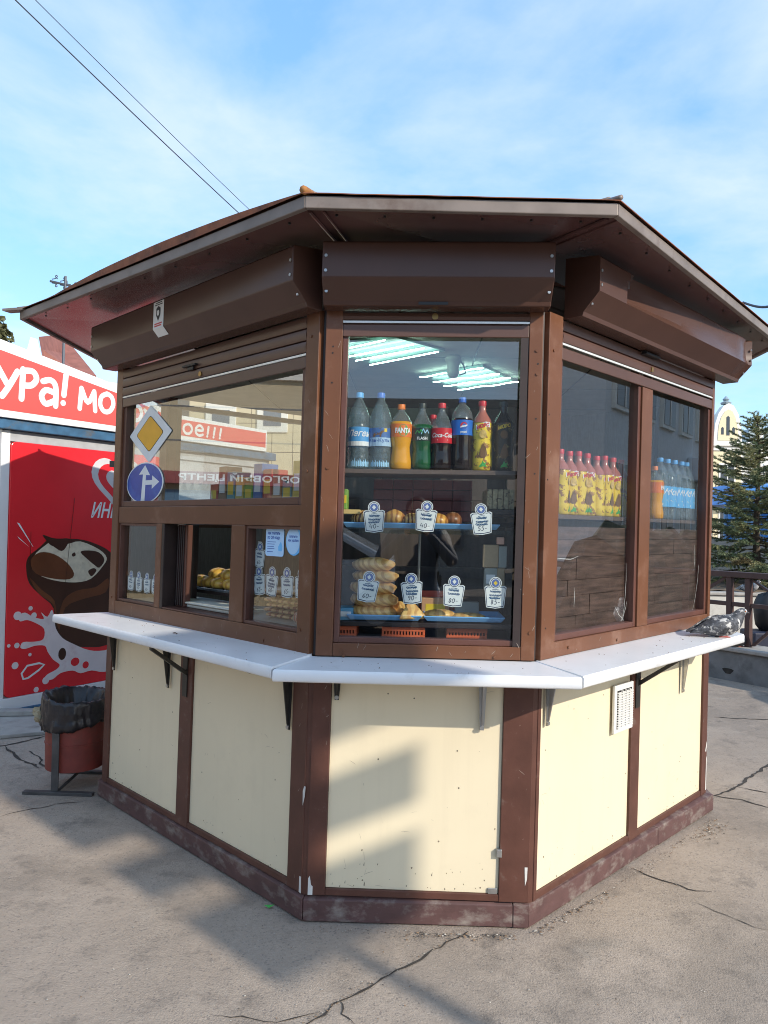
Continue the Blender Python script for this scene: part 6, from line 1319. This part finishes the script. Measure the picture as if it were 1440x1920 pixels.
# house across the road, on its shaded side
AB = thing('apartment_house', 'grey apartment house across the road behind the photographer', 'building', (-4, -22, 0)); ABM = mat('apartment_grey', (.36, .33, .30), .85, var=.15)
G().box(-16, 6, -30, -20, 0, 5.4).build('wall', ABM, AB)
for i in range(7):
    for z0 in (.9, 3.3):
        x = -14.5+i*3.05; w_ = G().box(x-.7, x+.7, -19.999, -19.92, z0, z0+1.6).build('window', GREYW, AB); G().box(x-.6, x+.6, -19.9195, -19.90, z0+.1, z0+1.5).build('pane', DWIN, w_)
HG = G(GT); vs = []; fs = []; K = 60  # added out of view to darken what the lower right panes reflect
for i in range(K+1):
    u = -3+16*i/K
    for j in range(9):
        a = math.pi*j/8; n = .25*mnoise.noise(Vector((u*1.7, math.cos(a)*2, math.sin(a)*2)))+.12*mnoise.noise(Vector((u*6, math.cos(a)*6, math.sin(a)*6))); vs.append((u, 1.9+(.6+n)*math.cos(a), max(0, (1.45+n)*math.sin(a))))
for i in range(K):
    for j in range(8): fs.append((i*9+j, (i+1)*9+j, (i+1)*9+j+1, i*9+j+1))
HG.add(vs, fs); hg = HG.build('added_hedge', mat('added_hedge_leaves', (.035, .045, .025), .9, var=.5, scale=9, bump=.8, bscale=20), None); tag(hg, 'unseen dark hedge along the foot of the grey office block', 'added_hedge')
# parked white car
CARP = mat('car_white', (.72, .73, .74), .2, coat=.6); CARG = mat('car_glass', (.02, .025, .03), .08); TYRE = mat('tyre', (.02, .02, .02), .8)
CRX = thing('parked_car', 'white parked car on the road behind the photographer', 'car', (-1.9, -8.6, 0)); CT_ = lambda u, d, z: Vector((-1.9+u, -8.6+d, z))
pf = [(-2.2, .35), (-2.25, .7), (-2.1, .92), (-1.2, 1.0), (-.55, 1.45), (.7, 1.5), (1.55, 1.05), (2.15, .95), (2.25, .6), (2.2, .35)]
G(CT_).prism(pf, -.85, .85).build('body', CARP, CRX, bevel=.06)
for pl in ([(-1.05, 1.02), (-.5, 1.38), (.02, 1.42), (.02, 1.02)], [(.08, 1.02), (.08, 1.42), (.65, 1.42), (1.3, 1.05)]):
    for d in (.851, -.856): G(CT_).prism(pl, d, d+.005).build('side_window', CARG, CRX)
for u in (-1.35, 1.35):
    for d in (-.86, .70): w_ = G(CT_).cyl((u, d, .33), (u, d+.17, .33), .33, n=20).build('wheel', TYRE, CRX); G(CT_).cyl((u, d-.004, .33), (u, d+.174, .33), .2, n=16).build('rim', STEEL, w_)
for d in (-.6, .6): G(CT_).box(2.2, 2.262, d-.18, d+.18, .68, .82).build('headlight', CARG, CRX)
G(CT_).box(-.1, .12, .8515, .87, .93, .96).build('door_handle', STEEL, CRX)
# the photographer, holding the phone just behind the camera
JKT = mat('dark_jacket', (.03, .045, .075), .6, var=.2, scale=8); SKIN = mat('skin', (.45, .24, .16), .55); HAIR = mat('hair', (.03, .02, .015), .6)
PX, PY = CAM.x+.02, CAM.y-.36
PER = thing('person', 'person in dark blue jacket raising a phone in both hands', 'person', (PX, PY, 0))
J = {'pel': (0, -.02, .95, .15), 'spine': (0, -.03, 1.15, .15), 'chest': (0, -.03, 1.36, .16), 'neck': (0, -.01, 1.52, .062), 'head': (0, .02, 1.64, .095), 'crown': (0, .01, 1.72, .085)}
for s, n_ in ((-1, 'l'), (1, 'r')): J.update({'sh'+n_: (s*.19, -.03, 1.43, .075), 'el'+n_: (s*.30, .10, 1.22, .058), 'wr'+n_: (s*.09, .27, 1.46, .036), 'hip'+n_: (s*.10, -.02, .88, .10), 'kn'+n_: (s*.12, .0, .48, .068), 'an'+n_: (s*.13, -.02, .08, .045), 'toe'+n_: (s*.15, .14, .035, .04)})
E_ = [('pel', 'spine'), ('spine', 'chest'), ('chest', 'neck'), ('neck', 'head'), ('head', 'crown')]+[(a+n_, b+n_) for n_ in 'lr' for a, b in (('sh', 'el'), ('el', 'wr'), ('hip', 'kn'), ('kn', 'an'), ('an', 'toe'))]+[('chest', 'sh'+n_) for n_ in 'lr']+[('pel', 'hip'+n_) for n_ in 'lr']
ks = list(J); me = bpy.data.meshes.new('body'); me.from_pydata([(PX+J[k][0], PY+J[k][1], J[k][2]) for k in ks], [(ks.index(a), ks.index(b)) for a, b in E_], []); o = bpy.data.objects.new('body', me); COL.objects.link(o); o.parent = PER; o.matrix_parent_inverse = Matrix.Translation(-PER.location); me.materials.append(JKT)
md = o.modifiers.new('skin', 'SKIN')
for i, k in enumerate(ks): me.skin_vertices[0].data[i].radius = (J[k][3],)*2
me.skin_vertices[0].data[0].use_root = True; o.modifiers.new('sub', 'SUBSURF').render_levels = 2
fc = G().ball((PX, PY+.045, 1.63), .078, .082, .105, 16, 12).build('face', SKIN, PER, smooth=True); G().ball((PX, PY+.0, 1.665), .094, .10, .10, 16, 10).build('hair', HAIR, PER, smooth=True)
G().ball((PX, PY+.125, 1.625), .014, .02, .022, 8, 6).build('nose', SKIN, fc, smooth=True)
for s in (-1, 1):
    h_ = G().ball((PX+s*.075, PY+.285, 1.485), .026, .022, .042, 10, 8).build('hand', SKIN, PER, smooth=True)
    for i in range(4): z = 1.465+i*.017; G().tube([(PX+s*.080, PY+.29, z), (PX+s*.078, PY+.322, z+.004), (PX+s*.052, PY+.331, z+.006)], [.0085, .008, .007], 6).build('finger', SKIN, h_, smooth=True)
    G().tube([(PX+s*.078, PY+.28, 1.50), (PX+s*.06, PY+.290, 1.525), (PX+s*.045, PY+.296, 1.53)], [.010, .009, .008], 6).build('thumb', SKIN, h_, smooth=True)
ph_ = G().box(CAM.x-.055, CAM.x+.095, CAM.y-.047, CAM.y-.038, CAM.z-.055, CAM.z+.022).build('phone', BLACKM, None, bevel=.004); tag(ph_, 'black phone held up in both hands by the photographer', 'phone')

# ------------------------------------------------------------------ wear on the kiosk: crumbs on the counters, scratches and dust on the frames
rng = random.Random(31)
for T, w in ((FL, wL), (FC, wC), (FR, wR)):
    g = G(T)
    for i in range(26):
        u = rng.uniform(.05, w-.05); d = rng.uniform(.02, .235); r = rng.uniform(.0008, .0026); zt_ = 1.0035+.0085*(T is FL)+.003*(T is FR)+(.02 if 0 else 0); zt_ = 1.006-(d+.015)/.255*.006+(.008 if T is FL else .003 if T is FR else 0); g.prism([(u-r, zt_-.0005), (u+r, zt_-.0005), (u+r*.4, zt_+r*.8)], d-r, d+r)
    g.build('counter_crumbs', mat('crumb', (.16, .11, .07), .9, var=.4), KIOSK, kind='stuff')
    g = G(T)
    for i in range(34):
        low = rng.random() < .45; u = rng.choice((rng.uniform(.02, .075), rng.uniform(w-.075, w-.02))) if rng.random() < .75 else rng.uniform(.1, w-.1); z = rng.uniform(.12, .92) if low else rng.uniform(1.02, 2.2)
        if not (u < .076 or u > w-.076): z = rng.uniform(1.014, 1.05)
        L_ = rng.uniform(.004, .03); a = rng.gauss(1.5, .5); g.ribbon([(u, z), (u+L_*.5*math.cos(a)+.001, z+L_*.5*math.sin(a)), (u+L_*math.cos(a), z+L_*math.sin(a))], rng.uniform(.0006, .0018), .0004, taper=True)
    g.build('paint_scratches', mat('bare_scratch', (.36, .29, .24), .6), KIOSK, kind='stuff', recalc=False)
G(FL).tube([(.93, .12, 1.014), (.945, .118, 1.0165), (.965, .119, 1.0145)], .0022, 5).build('twig_scrap', BROWN_DK, None); tw_ = bpy.data.objects['twig_scrap']; tag(tw_, 'tiny dark twig lying on the left white counter', 'twig')
# ------------------------------------------------------------------ small litter on the ground
LITM = [mat('grit_dark', (.10, .085, .07), .9, var=.4), mat('grit_pale', (.42, .39, .34), .9, var=.3), mat('grit_brown', (.20, .13, .08), .9, var=.4)]
rng = random.Random(8); g = G()
def flake(p, s, m):
    a = rng.random()*6.28; k = rng.uniform(.35, 1); pts = []
    for i in range(5): t = a+i*1.2566; pts.append((p.x+s*math.cos(t)*rng.uniform(.6, 1.1), p.y+s*k*math.sin(t)*rng.uniform(.6, 1.1), .003+s*rng.uniform(.0, .5)))
    g.add(pts+[(p.x, p.y, .003+s*.7)], [(i, (i+1) % 5, 5) for i in range(5)], m)
def along(a, b, n, spread, s0, s1, off=.012):
    a, b = gpt(a), gpt(b); t = (b-a).normalized(); nn = Vector((t.y, -t.x, 0))
    for i in range(n): flake(a.lerp(b, rng.random())+nn*(off+abs(rng.gauss(0, spread))), rng.uniform(s0, s1), rng.choice((0, 0, 2, 2, 1)))
along((760, 1746), (965, 1752), 150, .022, .002, .007); along((990, 1748), (1130, 1672), 130, .022, .002, .007); along((1130, 1672), (1330, 1535), 110, .018, .002, .006); along((1290, 1575), (1340, 1535), 90, .05, .002, .008); along((590, 1735), (760, 1746), 40, .02, .0015, .004)
for i in range(420):
    p = gpt((rng.uniform(-20, 1460), 1500+420*rng.random())); 
    if p.y < .0 or abs(p.x) > 1.9: flake(p, rng.uniform(.0012, .0042), rng.choice((0, 1, 1, 2)))
for a, b in (((850, 1762), (730, 1830)), ((730, 1830), (640, 1878)), ((640, 1878), (575, 1925)), ((1185, 1628), (1290, 1668)), ((1340, 1490), (1440, 1440)), ((10, 1400), (75, 1440))): along(a, b, 46, .010, .0012, .0042, .0)
o = g.build('ground_litter', LITM); o['kind'] = 'stuff'; o['label'] = 'grit and dry crumbs on the asphalt'
p = gpt((505, 1703)); o = G().add([(p.x-.022, p.y, .012), (p.x, p.y+.010, .004), (p.x+.020, p.y+.002, .014), (p.x, p.y-.010, .006)], [(0, 1, 2), (0, 2, 3)]).build('leaf', mat('leaf_green', (.05, .36, .06), .5), None); tag(o, 'small bright green leaf on the asphalt by the left skirting', 'leaf')
